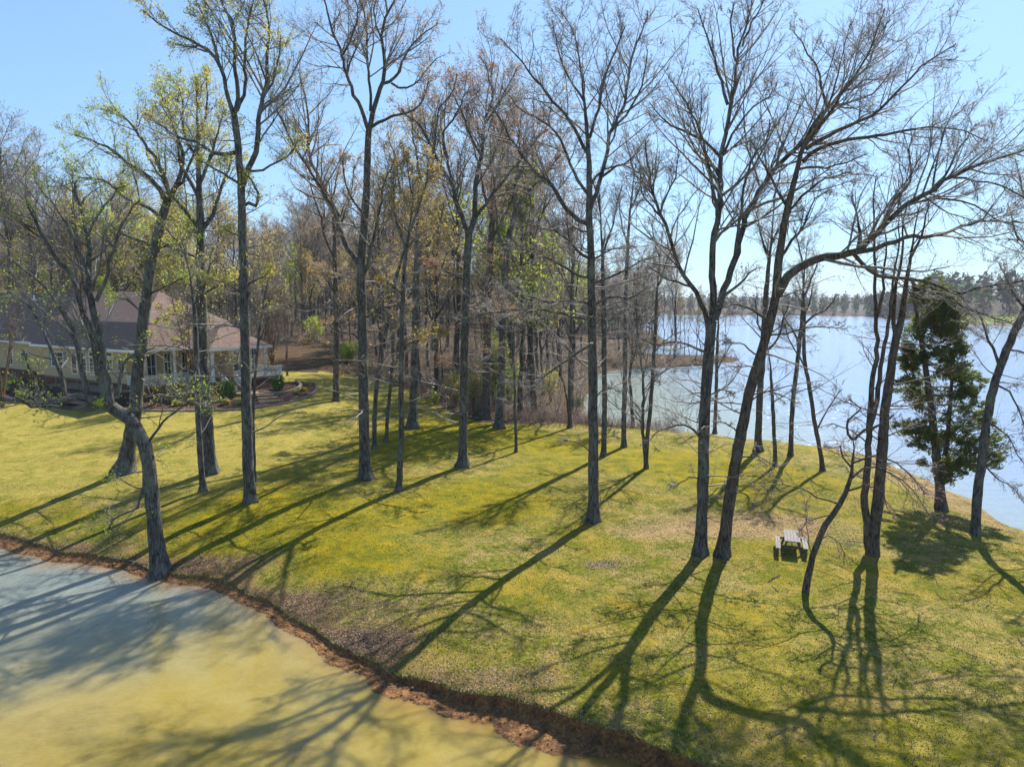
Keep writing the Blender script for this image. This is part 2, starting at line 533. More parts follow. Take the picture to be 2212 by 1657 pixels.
def photo_tree(name, label, trunk_px, w0, w1, limbs_px, dens=1.0, leaf=None, leafm=None, bark=None, twig=None, group=None,
               cat="tree", style=None, flare=1.0, base_y=None, sides=14, lean_y=0.0, limb_bark=None, trunk_twigs=0.35, depth_amp=0.5):
    """a tree whose trunk and main limbs follow points read off the photograph, given real depth of their own"""
    TREE_SEED[0] += 1; rng = np.random.default_rng(TREE_SEED[0]); seed = TREE_SEED[0]
    base = on_ground(*trunk_px[0]) if base_y is None else at_y(trunk_px[0][0], trunk_px[0][1], base_y)
    y0 = base[1]
    pm = y0 / FPX                    # metres per unit
    pts = []
    for i, p in enumerate(trunk_px):
        k = i / max(1, len(trunk_px) - 1)
        pts.append(at_y(p[0], p[1], y0 + lean_y * k))
    pts[0] = base.copy()
    pts = np.array(pts)
    foot = pts[0] - (pts[1] - pts[0]) / np.linalg.norm(pts[1] - pts[0]) * 0.35
    foot[2] = gz(base[0], base[1]) - 0.35
    tot = np.linalg.norm(np.diff(pts, axis=0), axis=1).sum()
    n = max(14, int(tot / 0.42))
    path = smooth_path(np.vstack([foot, pts]), n)
    wig = rng.normal(size=(n, 3)) * 0.012; wig[:, 2] = 0; wig[0] = 0
    path = path + wig
    tt_ = np.linspace(0, 1, n); r = (w1 + (0.74 * w0 - w1) * (1 - tt_ ** 1.35)) * 0.5 * pm
    if w1 <= 9: r *= 1 - 0.72 * sstep(0.62, 1.0, np.arange(n) / (n - 1))
    trunk = trunk_mesh(path, r, sides, flare, 0.035, seed)
    limbs = []; lm = []
    for L in limbs_px:
        pp, lw0, lw1 = L[0], L[1], L[2]
        dz = L[3] if len(L) > 3 else rng.uniform(-1, 1) * depth_amp
        # start inside the trunk
        j = int(np.argmin([abs(q[2] - at_y(pp[0][0], pp[0][1], y0)[2]) + abs(q[0] - at_y(pp[0][0], pp[0][1], y0)[0]) for q in path]))
        if len(L) > 4: ys = L[4]
        else: ys = path[j][1]
        first = at_y(pp[0][0], pp[0][1], ys)
        Pw = [first]; acc = 0
        ext = np.linalg.norm(np.array(pp[-1]) - np.array(pp[0])) * pm
        curve = rng.uniform(0.8, 1.6)
        for a_, b_ in zip(pp[:-1], pp[1:]):
            acc += math.hypot(b_[0] - a_[0], b_[1] - a_[1]) * pm
            yy = ys + dz * acc * min(1.0, 0.4 + 0.6 * acc / (ext + 0.1)) * (1.0 if curve > 1.2 else 0.8)
            Pw.append(at_y(b_[0], b_[1], yy))
        Pw = np.array(Pw); Lw = np.linalg.norm(np.diff(Pw, axis=0), axis=1).sum()
        m = max(8, int(Lw / 0.45))
        lp = smooth_path(Pw, m)
        w = rng.normal(size=(m, 3)) * 0.03; w[0] = 0
        kk = np.arange(m)[:, None]; ph = rng.uniform(0, 6.28, (1, 3)); fq = rng.uniform(0.35, 0.75, (1, 3))
        w += 0.11 * np.sin(kk * fq + ph) * np.minimum(kk / 5, 1) * (0.4 + 0.6 * kk / m)
        lp = lp + w
        lr = np.maximum((np.linspace(lw0, lw1, m)) * 0.5 * pm, 0.012)
        if lw0 >= 3.0:
            V, Q = tubes(lp[None], lr[None], 8 if lw0 > 8 else 6)
            lm.append((V, Q))
        else:
            lm.append(tubes(lp[None], lr[None], 5))
        limbs.append((lp, lr))
    src = list(limbs)
    if w1 <= 9: src.append((path[-max(6, n // 3):], r[-max(6, n // 3):]))
    if trunk_twigs > 0:
        k0 = int(n * 0.2)
        src2 = [(path[k0:], r[k0:] * 0.35)]
        cr2, lv2 = crown_from(rng, src2, trunk_twigs * 2.1, (leaf[0] * 0.12, leaf[1], leaf[2]) if leaf else None,
                              dict(style or {}, a1=(60, 95), up=0.0, t0=0.0, l1f=0.36, lmax=4.6, n2=6, n3=7, up3=0.0))
    else: cr2 = lv2 = None
    crown = lv = None
    if src:
        crown, lv = crown_from(rng, src, dens, leaf, style)
    if cr2 is not None:
        if crown is None: crown, lv = cr2, lv2
        else:
            crown = (np.vstack([crown[0], cr2[0]]), np.vstack([crown[1], cr2[1] + len(crown[0])]))
            if lv is not None and lv2 is not None and len(lv2[0]):
                lv = (np.vstack([lv[0], lv2[0]]), np.vstack([lv[1], lv2[1] + len(lv[0])]))
    return finish_tree(name, [base[0], base[1], gz(base[0], base[1])], label, cat, group, trunk, lm, crown, lv,
                       bark or M_BARK, twig or M_TWIG, leafm or M_LBARE, limb_bark)


# ================================================================== THE SETTING
def gauss_sum(x, y, spots):
    out = np.zeros_like(x)
    for (px, py, rx, ry, a) in spots:
        c = on_ground(px, py)
        out += a * np.exp(-(((x - c[0]) / rx) ** 2 + ((y - c[1]) / ry) ** 2))
    return out

# --- lawn and wood floor: one sheet fanning out from the lip of the bank
s_x = np.concatenate([np.linspace(-110, -34, 60)[:-1], np.linspace(-34, 12, 240)[:-1], np.linspace(12, 60, 60)])
t_v = [0.0]
st = 0.10
while t_v[-1] < 1200:
    t_v.append(t_v[-1] + st)
    st = min(st * (1.024 if t_v[-1] < 45 else 1.05), 60)
t_v = np.array(t_v)
fan = np.interp(s_x, [-110, -30, -5, 12, 60], [-1.3, -0.75, -0.15, 0.35, 0.9]) * 0.9
SX, TT = np.meshgrid(s_x, t_v, indexing="ij")
grow = TT / (1 + 0 * TT)
GX = SX + fan[:, None] * grow
LY = lip_y(s_x)[:, None]
GY = LY + TT
# keep the sheet's first rows on the lip itself
GX0 = GX.copy()
GZ = ground(GX, GY)
shape = GX.shape
e_land = land_dist(GX, GY).reshape(shape)
d_lip = np.maximum((GY - lip_y(GX)) * 0.85, 0)
verts = np.stack([GX, GY, GZ], 2).reshape(-1, 3)
me = np_mesh("lawn", verts, grid_quads(*shape), smooth=True)
fx, fy = GX.ravel(), GY.ravel()
moss = gauss_sum(fx, fy, [(1050, 1080, 5, 6, 1.0), (760, 1210, 4, 3, 0.9), (870, 960, 6, 7, 0.8), (1000, 920, 6, 7, 0.9), (1180, 960, 6, 7, 0.8),
                          (430, 1170, 3.5, 4, 0.8), (1250, 1300, 4, 3, 0.5), (1640, 1040, 7, 8, 0.7), (560, 1120, 4, 4, 0.7), (1330, 1460, 3, 2.5, 0.55),
                          (1750, 1480, 4, 3, 0.35), (620, 1040, 6, 6, 0.5), (1440, 1000, 7, 8, 0.6), (700, 1120, 5, 4, 0.6), (1600, 1320, 3, 3, 0.5)])
litter = gauss_sum(fx, fy, [(650, 1312, 2.6, 1.4, 1.0), (740, 1385, 2.0, 0.9, 1.1), (420, 1225, 3, 1.2, 0.8), (560, 1210, 2, 1.5, 0.5), (1050, 1470, 3.5, 1.3, 0.55),
                            (820, 1400, 2.2, 1.2, 0.8), (1300, 1220, .7, .5, 0.7), (150, 1180, 6, 1.0, 0.5), (1400, 1540, 3, 1.5, 0.3), (2000, 1460, 5, 3, 0.35), (1850, 1170, 1.4, .5, .8)])
litter += 0.45 * np.exp(-d_lip.ravel() / 2.2) * sstep(-24, -16, fx) + 0.35 * sstep(3, 9, fx) * sstep(30, 20, fy) * (0.5 + 0.5 * wob(fx, fy, 0.8, 9.0))
litter *= 0.8
litter += 0.9 * np.exp(-d_lip.ravel() / 0.5) * sstep(-2, -8, fx)
bare = gauss_sum(fx, fy, [(1560, 1130, 7, 2.6, 0.8), (1700, 1140, 3, 2.2, 0.7), (1450, 1150, 5, 1.5, 0.5), (1980, 1050, 3, 6, 0.7), (1130, 1170, 2, 1, 0.4)])
bare += 0.75 * np.exp(-np.abs(e_land.ravel() - 1) / 1.6) * (fx > 5)
# floor of the wood: fallen leaves, beginning beyond a curved edge
wood_edge_px = [(-200, 790), (100, 800), (560, 775), (640, 745), (720, 752), (770, 800), (880, 845), (960, 880), (1010, 905), (1100, 915), (1300, 922)]
we = np.array([on_ground(a, b)[:2] for a, b in wood_edge_px])
# angle from the camera decides which edge point applies
ang = np.arctan2(fx, fy); wa = np.arctan2(we[:, 0], we[:, 1]); wr = np.hypot(we[:, 0], we[:, 1])
o_ = np.argsort(wa)
edge_r = np.interp(ang, wa[o_], wr[o_]) + 1.2 * wob(fx, fy, 0.55, 2.0)
EDGE = (wa[o_], wr[o_])
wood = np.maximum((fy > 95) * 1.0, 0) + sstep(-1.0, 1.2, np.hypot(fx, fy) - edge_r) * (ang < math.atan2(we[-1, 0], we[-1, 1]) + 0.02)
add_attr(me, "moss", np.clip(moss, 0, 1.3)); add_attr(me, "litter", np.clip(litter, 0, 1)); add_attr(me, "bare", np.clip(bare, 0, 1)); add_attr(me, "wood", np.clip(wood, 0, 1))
pale = sstep(-8, -22, fx) * sstep(40, 46, fy) + 0.5 * sstep(3, 9, fx) * sstep(34, 24, fy)
add_attr(me, "pale", np.clip(pale, 0, 1))

m = mat("lawn_grass", rough=0.95, spec=0.1); q = NB(m)
W = q.pos("world"); W2 = q.pos("world", (1, 1, 0.2))
n_big = q.noise(W, 0.16, 5, 0.6, 0.4); n_mid = q.noise(W, 0.8, 5, 0.65, 0.3); n_fine = q.noise(W, 6.0, 4, 0.7); n_vf = q.noise(W, 22.0, 3, 0.7)
n_str = q.noise(q.pos("world", (1.0, 0.35, 1)), 14.0, 4, 0.75, 0.5)
grass = q.ramp(n_fine, [(0.30, (0.07, 0.10, 0.010)), (0.46, (0.18, 0.215, 0.018)), (0.60, (0.32, 0.31, 0.045)), (0.74, (0.55, 0.46, 0.20))])
dead = q.ramp(n_str, [(0.3, (0.20, 0.13, 0.05)), (0.5, (0.46, 0.35, 0.18)), (0.7, (0.84, 0.66, 0.46))])
mossc = q.ramp(q.math("ADD", q.math("MULTIPLY", n_mid, 0.6), q.math("MULTIPLY", q.noise(W, 4.5, 5, 0.75), 0.4)), [(0.35, (0.13, 0.17, 0.004)), (0.5, (0.31, 0.285, 0.006)), (0.66, (0.50, 0.37, 0.012))])
palec = q.ramp(q.math("ADD", q.math("MULTIPLY", n_mid, 0.45), q.math("MULTIPLY", q.noise(W, 3.2, 6, 0.75), 0.55)), [(0.3, (0.24, 0.25, 0.05)), (0.6, (0.52, 0.44, 0.13)), (0.72, (0.72, 0.57, 0.24))])
litc = q.ramp(n_vf, [(0.32, (0.09, 0.045, 0.03)), (0.5, (0.26, 0.16, 0.11)), (0.68, (0.50, 0.37, 0.28))])
barec = q.ramp(n_fine, [(0.3, (0.30, 0.20, 0.11)), (0.65, (0.55, 0.42, 0.28))])
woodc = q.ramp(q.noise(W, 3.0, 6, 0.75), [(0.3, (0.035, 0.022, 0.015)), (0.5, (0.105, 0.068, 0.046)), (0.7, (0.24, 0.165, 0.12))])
def mask(a, n, lo=0.45, hi=0.62, gain=1.0):
    v = q.math("ADD", q.math("MULTIPLY", q.attr(a), gain), q.math("MULTIPLY", q.math("SUBTRACT", n, 0.5), 1.6))
    return q.ramp(v, [(lo, 0.0), (hi, 1.0)])
c = q.mix(q.ramp(q.math("ADD", q.math("MULTIPLY", n_mid, 0.7), q.math("MULTIPLY", n_fine, 0.3)), [(0.44, 0.0), (0.58, 0.9)]), grass, dead)
c = q.mix(q.ramp(q.math("ADD", n_big, q.math("MULTIPLY", n_mid, 0.3)), [(0.60, 0.0), (0.75, 0.7)]), c, mossc)
c = q.mix(mask("pale", n_mid, 0.35, 0.8), c, palec)
c = q.mix(mask("moss", n_mid, 0.35, 0.85), c, mossc)
c = q.mix(mask("bare", n_fine, 0.45, 0.9), c, barec)
c = q.mix(mask("litter", q.math("ADD", q.math("MULTIPLY", n_vf, 0.5), q.math("MULTIPLY", n_mid, 0.6)), 0.42, 0.8, 0.8), c, litc)
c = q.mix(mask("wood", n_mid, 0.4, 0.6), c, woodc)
patch = q.math("ADD", q.math("MULTIPLY", q.noise(W, 0.55, 6, 0.7, 0.5), 0.6), q.math("MULTIPLY", q.noise(W, 2.7, 5, 0.75), 0.4))
c = q.mix(q.ramp(patch, [(0.40, 0.75), (0.50, 0.0)]), c, q.mix(1.0, c, (0.95, 1.15, 0.55), "MULTIPLY"))
c = q.mix(q.ramp(patch, [(0.53, 0.0), (0.64, 0.55)]), c, q.mix(1.0, c, (2.6, 2.3, 2.3), "MULTIPLY"))
q.color(q.mix(1.0, c, (2.02, 1.90, 1.40), "MULTIPLY"))
q.bump(q.math("ADD", q.math("MULTIPLY", n_fine, 0.6), q.math("MULTIPLY", n_vf, 0.5)), 1.0, 0.16)
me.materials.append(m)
lawn = bpy.data.objects.new("lawn", me); link(lawn); structure(lawn)

# --- the bank: clay face below the lip
bx = np.concatenate([np.linspace(-110, -36, 90)[:-1], np.linspace(-36, 13, 1150)[:-1], np.linspace(13, 60, 120)])
by = lip_y(bx); bz = ground(bx, by)
tx = np.gradient(bx); ty = np.gradient(by); ln = np.hypot(tx, ty)
# smoothed outward normal (towards the pond)
k_ = np.hanning(41); k_ /= k_.sum()
nx = np.convolve(np.pad(ty / ln, 20, mode="edge"), k_, mode="valid"); ny = np.convolve(np.pad(-tx / ln, 20, mode="edge"), k_, mode="valid")
nl = np.hypot(nx, ny); nx /= nl; ny /= nl
steep = sstep(-11, -2, bx)                       # higher cut face towards the right
prof_soft = np.array([(0.0, 1.0), (0.05, 0.97), (0.10, 0.86), (0.16, 0.74), (0.26, 0.62), (0.38, 0.50), (0.5, 0.42), (0.62, 0.36), (0.75, 0.30), (0.88, 0.25), (1.0, 0.2),
                      (1.12, 0.15), (1.24, 0.10), (1.36, 0.05), (1.5, 0.0), (1.65, -0.05), (1.9, -0.12), (2.4, -0.3), (3.2, -0.8), (4.5, -1.8)])
prof_cut = np.array([(0.0, 1.0), (0.03, 0.95), (0.03, 0.82), (0.02, 0.66), (0.05, 0.52), (0.10, 0.40), (0.18, 0.31), (0.28, 0.27), (0.40, 0.24), (0.52, 0.20), (0.64, 0.17),
                     (0.76, 0.13), (0.88, 0.09), (1.0, 0.045), (1.12, 0.0), (1.28, -0.05), (1.6, -0.15), (2.2, -0.4), (3.0, -0.9), (4.3, -1.9)])
ledge = 0.7 + 0.7 * wob(bx, bx * 0.4, 0.9, 4.0) + 0.25 * wob(bx, bx * .2, 2.3, 8.0)
ledge = np.clip(ledge, 0.1, 1.7) * (1 - sstep(2.0, 4.5, bx) * 0.85)
B = []
for i in range(len(prof_soft)):
    off = prof_soft[i, 0] * (1 - steep) * np.interp(bx, [-28, -22, -12], [0.62, 0.34, 0.34]) + prof_cut[i, 0] * steep * (0.35 + ledge) * 0.62
    zz = prof_soft[i, 1] * (1 - steep) + prof_cut[i, 1] * steep
    h = np.where(zz > 0, zz * bz, zz)
    amp = 0.0 if i == 0 else min(1, i / 3) * (0.3 + 0.35 * steep)
    n1 = wob(bx + i * 0.31, bx * 0.2 + i * 0.9, 6.1, 1.0 + i * .37) * 0.055 + wob(bx + i * 0.1, i * 0.7 + bx * .1, 15.0, 3.0 + i) * 0.04
    r1 = RNG.normal(size=len(bx)) * 0.022
    off = off + amp * n1 * 0.8 + amp * r1
    h = h + amp * (0.7 * n1 + RNG.normal(size=len(bx)) * 0.016) * (zz > -0.2)
    X = bx + nx * off; Y = by + ny * off
    B.append(np.stack([X, Y, h], 1))
B = np.stack(B, 1)
me = np_mesh("bank", B.reshape(-1, 3), grid_quads(B.shape[0], B.shape[1])[:, ::-1], smooth=False)
m = mat("clay_bank", rough=0.85, spec=0.2); q = NB(m)
W = q.pos("world"); nf = q.noise(W, 9, 5, 0.7); nm = q.noise(W, 1.6, 4, 0.6)
c = q.ramp(nf, [(0.3, (0.13, 0.05, 0.014)), (0.48, (0.34, 0.155, 0.05)), (0.68, (0.60, 0.32, 0.13))])
c2 = q.ramp(nf, [(0.3, (0.07, 0.035, 0.018)), (0.65, (0.26, 0.13, 0.07))])
c = q.mix(q.ramp(nm, [(0.42, 0.0), (0.62, 0.8)]), c, c2)
q.color(c); q.bump(nf, 1.0, 0.06)
me.materials.append(m)
bank = bpy.data.objects.new("bank", me); link(bank); structure(bank)

# --- crumbled clods and small stones along the water's edge
def scatter_blobs(name, centres, sizes, m, seed=1, flat=0.6):
    rg = np.random.default_rng(seed)
    base = np.array([(0, 0, 1), (.9, 0, .1), (-.3, .85, 0), (-.5, -.75, .1), (0.2, 0.1, -0.9)], float)
    tri = np.array([(0, 1, 2), (0, 2, 3), (0, 3, 1), (4, 2, 1), (4, 3, 2), (4, 1, 3)])
    N = len(centres)
    a = rg.uniform(0, 2 * np.pi, N); ca, sa = np.cos(a), np.sin(a)
    bb = base[None] * (1 + 0.35 * rg.normal(size=(N, 5, 3)))
    X = bb[:, :, 0] * ca[:, None] - bb[:, :, 1] * sa[:, None]; Y = bb[:, :, 0] * sa[:, None] + bb[:, :, 1] * ca[:, None]
    V = np.stack([X, Y, bb[:, :, 2] * flat], 2) * np.asarray(sizes)[:, None, None] + np.asarray(centres)[:, None, :]
    T = (tri[None] + (np.arange(N) * 5)[:, None, None]).reshape(-1, 3)
    me = np_mesh(name, V.reshape(-1, 3), None, T, mats=[m])
    o = bpy.data.objects.new(name, me); link(o)
    return o
i_s = RNG.integers(90, 1240, 5000); j_f = RNG.uniform(4, 14.5, 5000); j0 = j_f.astype(int)
cc = B[i_s, j0] * (1 - (j_f - j0))[:, None] + B[i_s, j0 + 1] * (j_f - j0)[:, None]
cc[:, :2] += RNG.normal(size=(5000, 2)) * 0.04
clods = scatter_blobs("clay_clods", cc, RNG.gamma(2.0, 0.009, 5000) + 0.008, m, 3)
tag(clods, "crumbled orange clay clods along the foot of the pond bank", "clay clods", kind="stuff")

# --- water
def water_mat(name, base, rough, bumps, spec=0.5, extra=None):
    m = mat(name, base, rough, spec); q = NB(m)
    q.b.inputs["IOR"].default_value = 1.33
    return m, q
pm_, q = water_mat("pond_water", (0.3, 0.26, 0.08), 0.07, None, 0.8)
W = q.pos("world")
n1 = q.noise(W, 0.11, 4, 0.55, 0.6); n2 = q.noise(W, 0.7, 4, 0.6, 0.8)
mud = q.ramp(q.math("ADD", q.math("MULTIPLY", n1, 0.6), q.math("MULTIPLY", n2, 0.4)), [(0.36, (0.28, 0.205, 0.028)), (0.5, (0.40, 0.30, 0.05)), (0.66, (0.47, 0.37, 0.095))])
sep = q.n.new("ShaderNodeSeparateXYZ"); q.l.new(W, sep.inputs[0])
# clearer upper left reach, its blue-grey a painted sky reflection, silt elsewhere
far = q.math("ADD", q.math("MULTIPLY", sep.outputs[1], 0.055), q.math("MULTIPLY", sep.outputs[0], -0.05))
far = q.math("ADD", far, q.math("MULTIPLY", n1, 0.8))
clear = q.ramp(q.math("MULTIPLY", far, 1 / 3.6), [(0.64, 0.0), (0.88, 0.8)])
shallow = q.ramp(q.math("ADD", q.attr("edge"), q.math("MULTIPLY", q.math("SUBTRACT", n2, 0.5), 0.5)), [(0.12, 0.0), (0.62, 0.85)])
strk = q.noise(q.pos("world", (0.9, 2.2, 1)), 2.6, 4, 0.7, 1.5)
mud = q.mix(q.ramp(strk, [(0.40, 0.0), (0.66, 0.3)]), mud, (0.52, 0.45, 0.19))  # pale streaks painted into the mud colour as ripples catching light
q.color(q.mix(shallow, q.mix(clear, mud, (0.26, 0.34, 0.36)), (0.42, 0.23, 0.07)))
q.b.inputs["Subsurface Weight"].default_value = 0.85
q.b.inputs["Subsurface Radius"].default_value = (0.9, 0.75, 0.35)
q.b.inputs["Subsurface Scale"].default_value = 1.3
wv = q.noise(q.pos("world", (1.0, 0.55, 1)), 2.2, 3, 0.6, 1.2); wv2 = q.noise(q.pos("world", (1.0, 0.45, 1)), 6.5, 3, 0.7, 0.8)
amp = q.math("ADD", q.math("MULTIPLY", clear, 0.7), 0.3)
hgt = q.math("MULTIPLY", q.math("ADD", q.math("MULTIPLY", wv, 1.0), q.math("MULTIPLY", wv2, 0.35)), amp)
q.bump(hgt, 0.55, 0.085)

mid_x = np.linspace(-500, 160, 300)
mid_y = lip_y(mid_x) + 4.0
def strip(name, y0f, y1f, xs, nv, z, m):
    Y = np.stack([y0f + (y1f - y0f) * k for k in np.linspace(0, 1, nv)], 1)
    X = np.repeat(xs[:, None], nv, 1)
    V = np.stack([X, Y, np.full_like(X, z)], 2).reshape(-1, 3)
    o = bpy.data.objects.new(name, np_mesh(name, V, grid_quads(len(xs), nv), mats=[m])); link(o); structure(o)
    return o
px_ = np.concatenate([np.linspace(-500, -36, 60)[:-1], np.linspace(-36, 14, 320)[:-1], np.linspace(14, 160, 60)])
rows_ = [4.0, 0.3, -0.1, -0.4, -0.7, -1.0, -1.4, -1.9, -2.6, -4.0, -7.0, -14.0]
ly_ = lip_y(px_); my_ = np.interp(px_, mid_x, mid_y)
PY_ = np.stack([my_] + [ly_ + r_ for r_ in rows_[1:]] + [np.full_like(px_, -230.0)], 1)[:, ::-1]
dd_ = np.clip((ly_[:, None] - PY_) * 0.85, 0, 50)
pe_ = np.stack([np.repeat(px_[:, None], PY_.shape[1], 1), PY_, np.zeros_like(PY_)], 2).reshape(-1, 3)
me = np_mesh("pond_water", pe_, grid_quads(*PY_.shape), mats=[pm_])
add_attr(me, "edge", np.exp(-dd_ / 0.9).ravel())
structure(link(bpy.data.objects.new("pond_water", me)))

lm_, q = water_mat("lake_water", (0.16, 0.23, 0.30), 0.16, None, 0.6)
W = q.pos("world")
l1 = q.noise(q.pos("world", (0.25, 1.0, 1)), 1.1, 3, 0.6, 0.6); l2 = q.noise(q.pos("world", (0.3, 1.0, 1)), 4.0, 3, 0.65, 0.4)
l0 = q.noise(q.pos("world", (0.05, 0.4, 1)), 0.1, 3, 0.6)
sep = q.n.new("ShaderNodeSeparateXYZ"); q.l.new(W, sep.inputs[0])
# shallow green-grey cove water west of the lawn's point, blue beyond
shal = q.ramp(q.math("MULTIPLY", sep.outputs[0], 0.01), [(0.20, 1.0), (0.42, 0.0)])
q.color(q.mix(shal, (0.30, 0.42, 0.66), (0.35, 0.40, 0.33)))
q.bump(q.math("ADD", q.math("ADD", q.math("MULTIPLY", l1, 1.0), q.math("MULTIPLY", l2, 0.35)), q.math("MULTIPLY", l0, 2.0)), 0.5, 0.22)
xs2 = np.concatenate([np.linspace(-500, 160, 300), np.linspace(180, 4000, 40)])
y0b = np.interp(xs2, mid_x, mid_y)
strip("lake_water", y0b, np.full(len(xs2), 4200.0), xs2, 8, 0.0, lm_)
lake_bed = strip("lake_bed", np.full(300, -130.0), np.full(300, 700.0), np.linspace(-520, 900, 300), 3, -2.3, MATS["clay_bank"])

# --- far shore: land, meadow, wooded hills
fs_px = [(600, 676), (900, 678), (1200, 679), (1450, 680), (1700, 681), (1880, 684), (1950, 691), (2050, 700), (2130, 703), (2230, 705), (2400, 712), (2700, 730), (3200, 760)]
fs = np.array([at_z(a, b, 0.0)[:2] for a, b in fs_px])
fs = np.vstack([[-1800, 900], [-900, 800], fs, [900, 60], [1600, -400]])
cum = np.concatenate([[0], np.cumsum(np.linalg.norm(np.diff(fs, axis=0), axis=1))])
ss = np.linspace(0, cum[-1], 420)
FX = np.interp(ss, cum, fs[:, 0]); FY = np.interp(ss, cum, fs[:, 1])
FX = FX + 4 * wob(ss, ss * .1, 0.02, 1.0); FY = FY + 3 * wob(ss, ss * .1, 0.05, 2.0)
dirx = norm(np.stack([FX, FY], 1))
tf = np.concatenate([[-6, -1, 0, 1.5, 4, 8], np.linspace(14, 240, 24), np.linspace(300, 2200, 12)])
def far_z(sx, sy, t):
    edge = np.clip(t / 4.0, -1.5, 1)
    right = sstep(150, 220, sx) * sstep(520, 430, sy)
    return np.where(t < 0, t * 0.4, 0.6 * edge + right * (3.2 * sstep(6, 70, t) + 10 * sstep(80, 260, t)) + (1 - right) * 2.5 * sstep(2, 30, t)
                    + 20 * sstep(300, 1500, t) + 1.2 * wob(sx + dirx[0, 0] * t, sy + t, 0.01, 3.0) * np.clip(t / 30, 0, 1))
PX = FX[:, None] + dirx[:, :1] * tf[None]; PY = FY[:, None] + dirx[:, 1:] * tf[None]
PZ = far_z(np.repeat(FX[:, None], len(tf), 1), np.repeat(FY[:, None], len(tf), 1), tf[None] * np.ones((len(FX), 1)))
me = np_mesh("far_shore", np.stack([PX, PY, PZ], 2).reshape(-1, 3), grid_quads(len(FX), len(tf))[:, ::-1], smooth=True)
add_attr(me, "mead", (sstep(150, 220, np.repeat(FX[:, None], len(tf), 1)) * sstep(520, 430, np.repeat(FY[:, None], len(tf), 1)) * (tf[None] < 86)).ravel())
add_attr(me, "t", (tf[None] * np.ones((len(FX), 1))).ravel())
m = mat("far_land", rough=0.95, spec=0.1); q = NB(m)
W = q.pos("world"); nn = q.noise(W, 0.04, 5, 0.6)
frest = q.ramp(nn, [(0.3, (0.06, 0.05, 0.04)), (0.6, (0.12, 0.10, 0.07))])
meadow = q.ramp(nn, [(0.35, (0.12, 0.22, 0.035)), (0.6, (0.24, 0.30, 0.06)), (0.7, (0.36, 0.32, 0.12))])
edge = q.ramp(nn, [(0.3, (0.13, 0.08, 0.06)), (0.6, (0.30, 0.20, 0.14))])
tt = q.attr("t")
c = q.mix(q.ramp(q.math("MULTIPLY", q.math("ADD", tt, q.math("MULTIPLY", nn, 10)), 0.01), [(0.10, 0.0), (0.19, 1.0)]), edge, meadow)
q.color(q.mix(q.attr("mead"), frest, c)); me.materials.append(m)
fo = bpy.data.objects.new("far_shore", me); link(fo); structure(fo)

# far-off wood as one mass of many loose crowns
FM = [mat("far_wood_" + n, c, 0.95, 0.05) for n, c in [("grey", (0.22, 0.19, 0.165)), ("russet", (0.36, 0.22, 0.13)), ("green", (0.22, 0.36, 0.07)),
                                                       ("pine", (0.035, 0.06, 0.03)), ("pale", (0.38, 0.36, 0.2)), ("plum", (0.26, 0.19, 0.17))]]
def crown_mass(name, label, spots, k, seed, probs):
    """spots: x, y, z, height; loose crowns with a trunk each, all in one mesh"""
    rg = np.random.default_rng(seed); spots = np.array(spots); n = len(spots)
    h = spots[:, 3]; rw = h * rg.uniform(0.2, 0.34, n); kind = rg.choice(6, size=n, p=probs)
    u = norm(rg.normal(size=(n, k, 3))) * (rg.random((n, k, 1)) ** 0.4)
    c = u * np.stack([rw, rw, h * 0.42], 1)[:, None, :]
    pine = (kind == 3)[:, None, None]
    taper = np.clip(0.75 - c[:, :, 2:3] / (h[:, None, None] * 0.6), 0.08, 1.3)
    c[:, :, :2] = np.where(pine, c[:, :, :2] * taper * 0.8, c[:, :, :2])
    c += spots[:, None, :3] + np.stack([0 * h, 0 * h, h * 0.54], 1)[:, None, :]
    sz = rg.uniform(0.8, 2.1, (n, k, 1, 1)) * (h[:, None, None, None] / 20)
    Tt = c[:, :, None, :] + rg.normal(size=(n, k, 3, 3)) * sz * 0.75
    V = Tt.reshape(-1, 3); idx = np.repeat(kind, k)
    tb = spots[:, :3] - [0, 0, 1]; te = tb + np.stack([rg.normal(size=n) * .4, 0 * h, h * 0.75], 1)
    V2, Q2 = tubes(np.stack([tb, (tb + te) / 2, te], 1), np.stack([h * .012, h * .01, h * .005], 1), 3)
    me = np_mesh(name, np.vstack([V, V2]), Q2 + len(V), np.arange(len(V)).reshape(-1, 3), mats=FM, mat_idx=np.concatenate([np.zeros(len(Q2), int), idx]))
    o = bpy.data.objects.new(name, me); link(o)
    tag(o, label, "wood", kind="stuff")
rg2 = np.random.default_rng(5)
spots = []
i0, i1 = int(np.searchsorted(ss, cum[3])), int(np.searchsorted(ss, cum[-2]))
while len(spots) < 3000:
    i = rg2.integers(i0, i1); x, y = FX[i], FY[i]
    if y < 100: continue
    right = float(sstep(150, 220, x) * sstep(520, 430, y))
    t0 = 2 + right * 78
    t = t0 + rg2.random() ** 1.9 * 190
    z = float(far_z(np.array([x]), np.array([y]), np.array([float(t)]))[0])
    spots.append((x + dirx[i][0] * t, y + dirx[i][1] * t, z, rg2.uniform(10, 17) + 8 * right + (3 if t > t0 + 30 else 0)))
crown_mass("far_wood", "hazy mixed wood along the far shore of the lake, bare grey and fresh green", spots, 27, 6, [0.36, 0.19, 0.19, 0.04, 0.12, 0.1])
spots = []
while len(spots) < 800:
    an = rg2.uniform(-0.8, 0.22); r = rg2.uniform(235, 420); x, y = r * math.sin(an), r * math.cos(an)
    if land_dist(np.array([x]), np.array([y]))[0] < 3: continue
    spots.append((x, y, gz(x, y), rg2.uniform(15, 24)))
crown_mass("deep_wood", "distant tops of the deep wood far behind the lawn", spots, 64, 7, [0.36, 0.16, 0.12, 0.02, 0.26, 0.08])

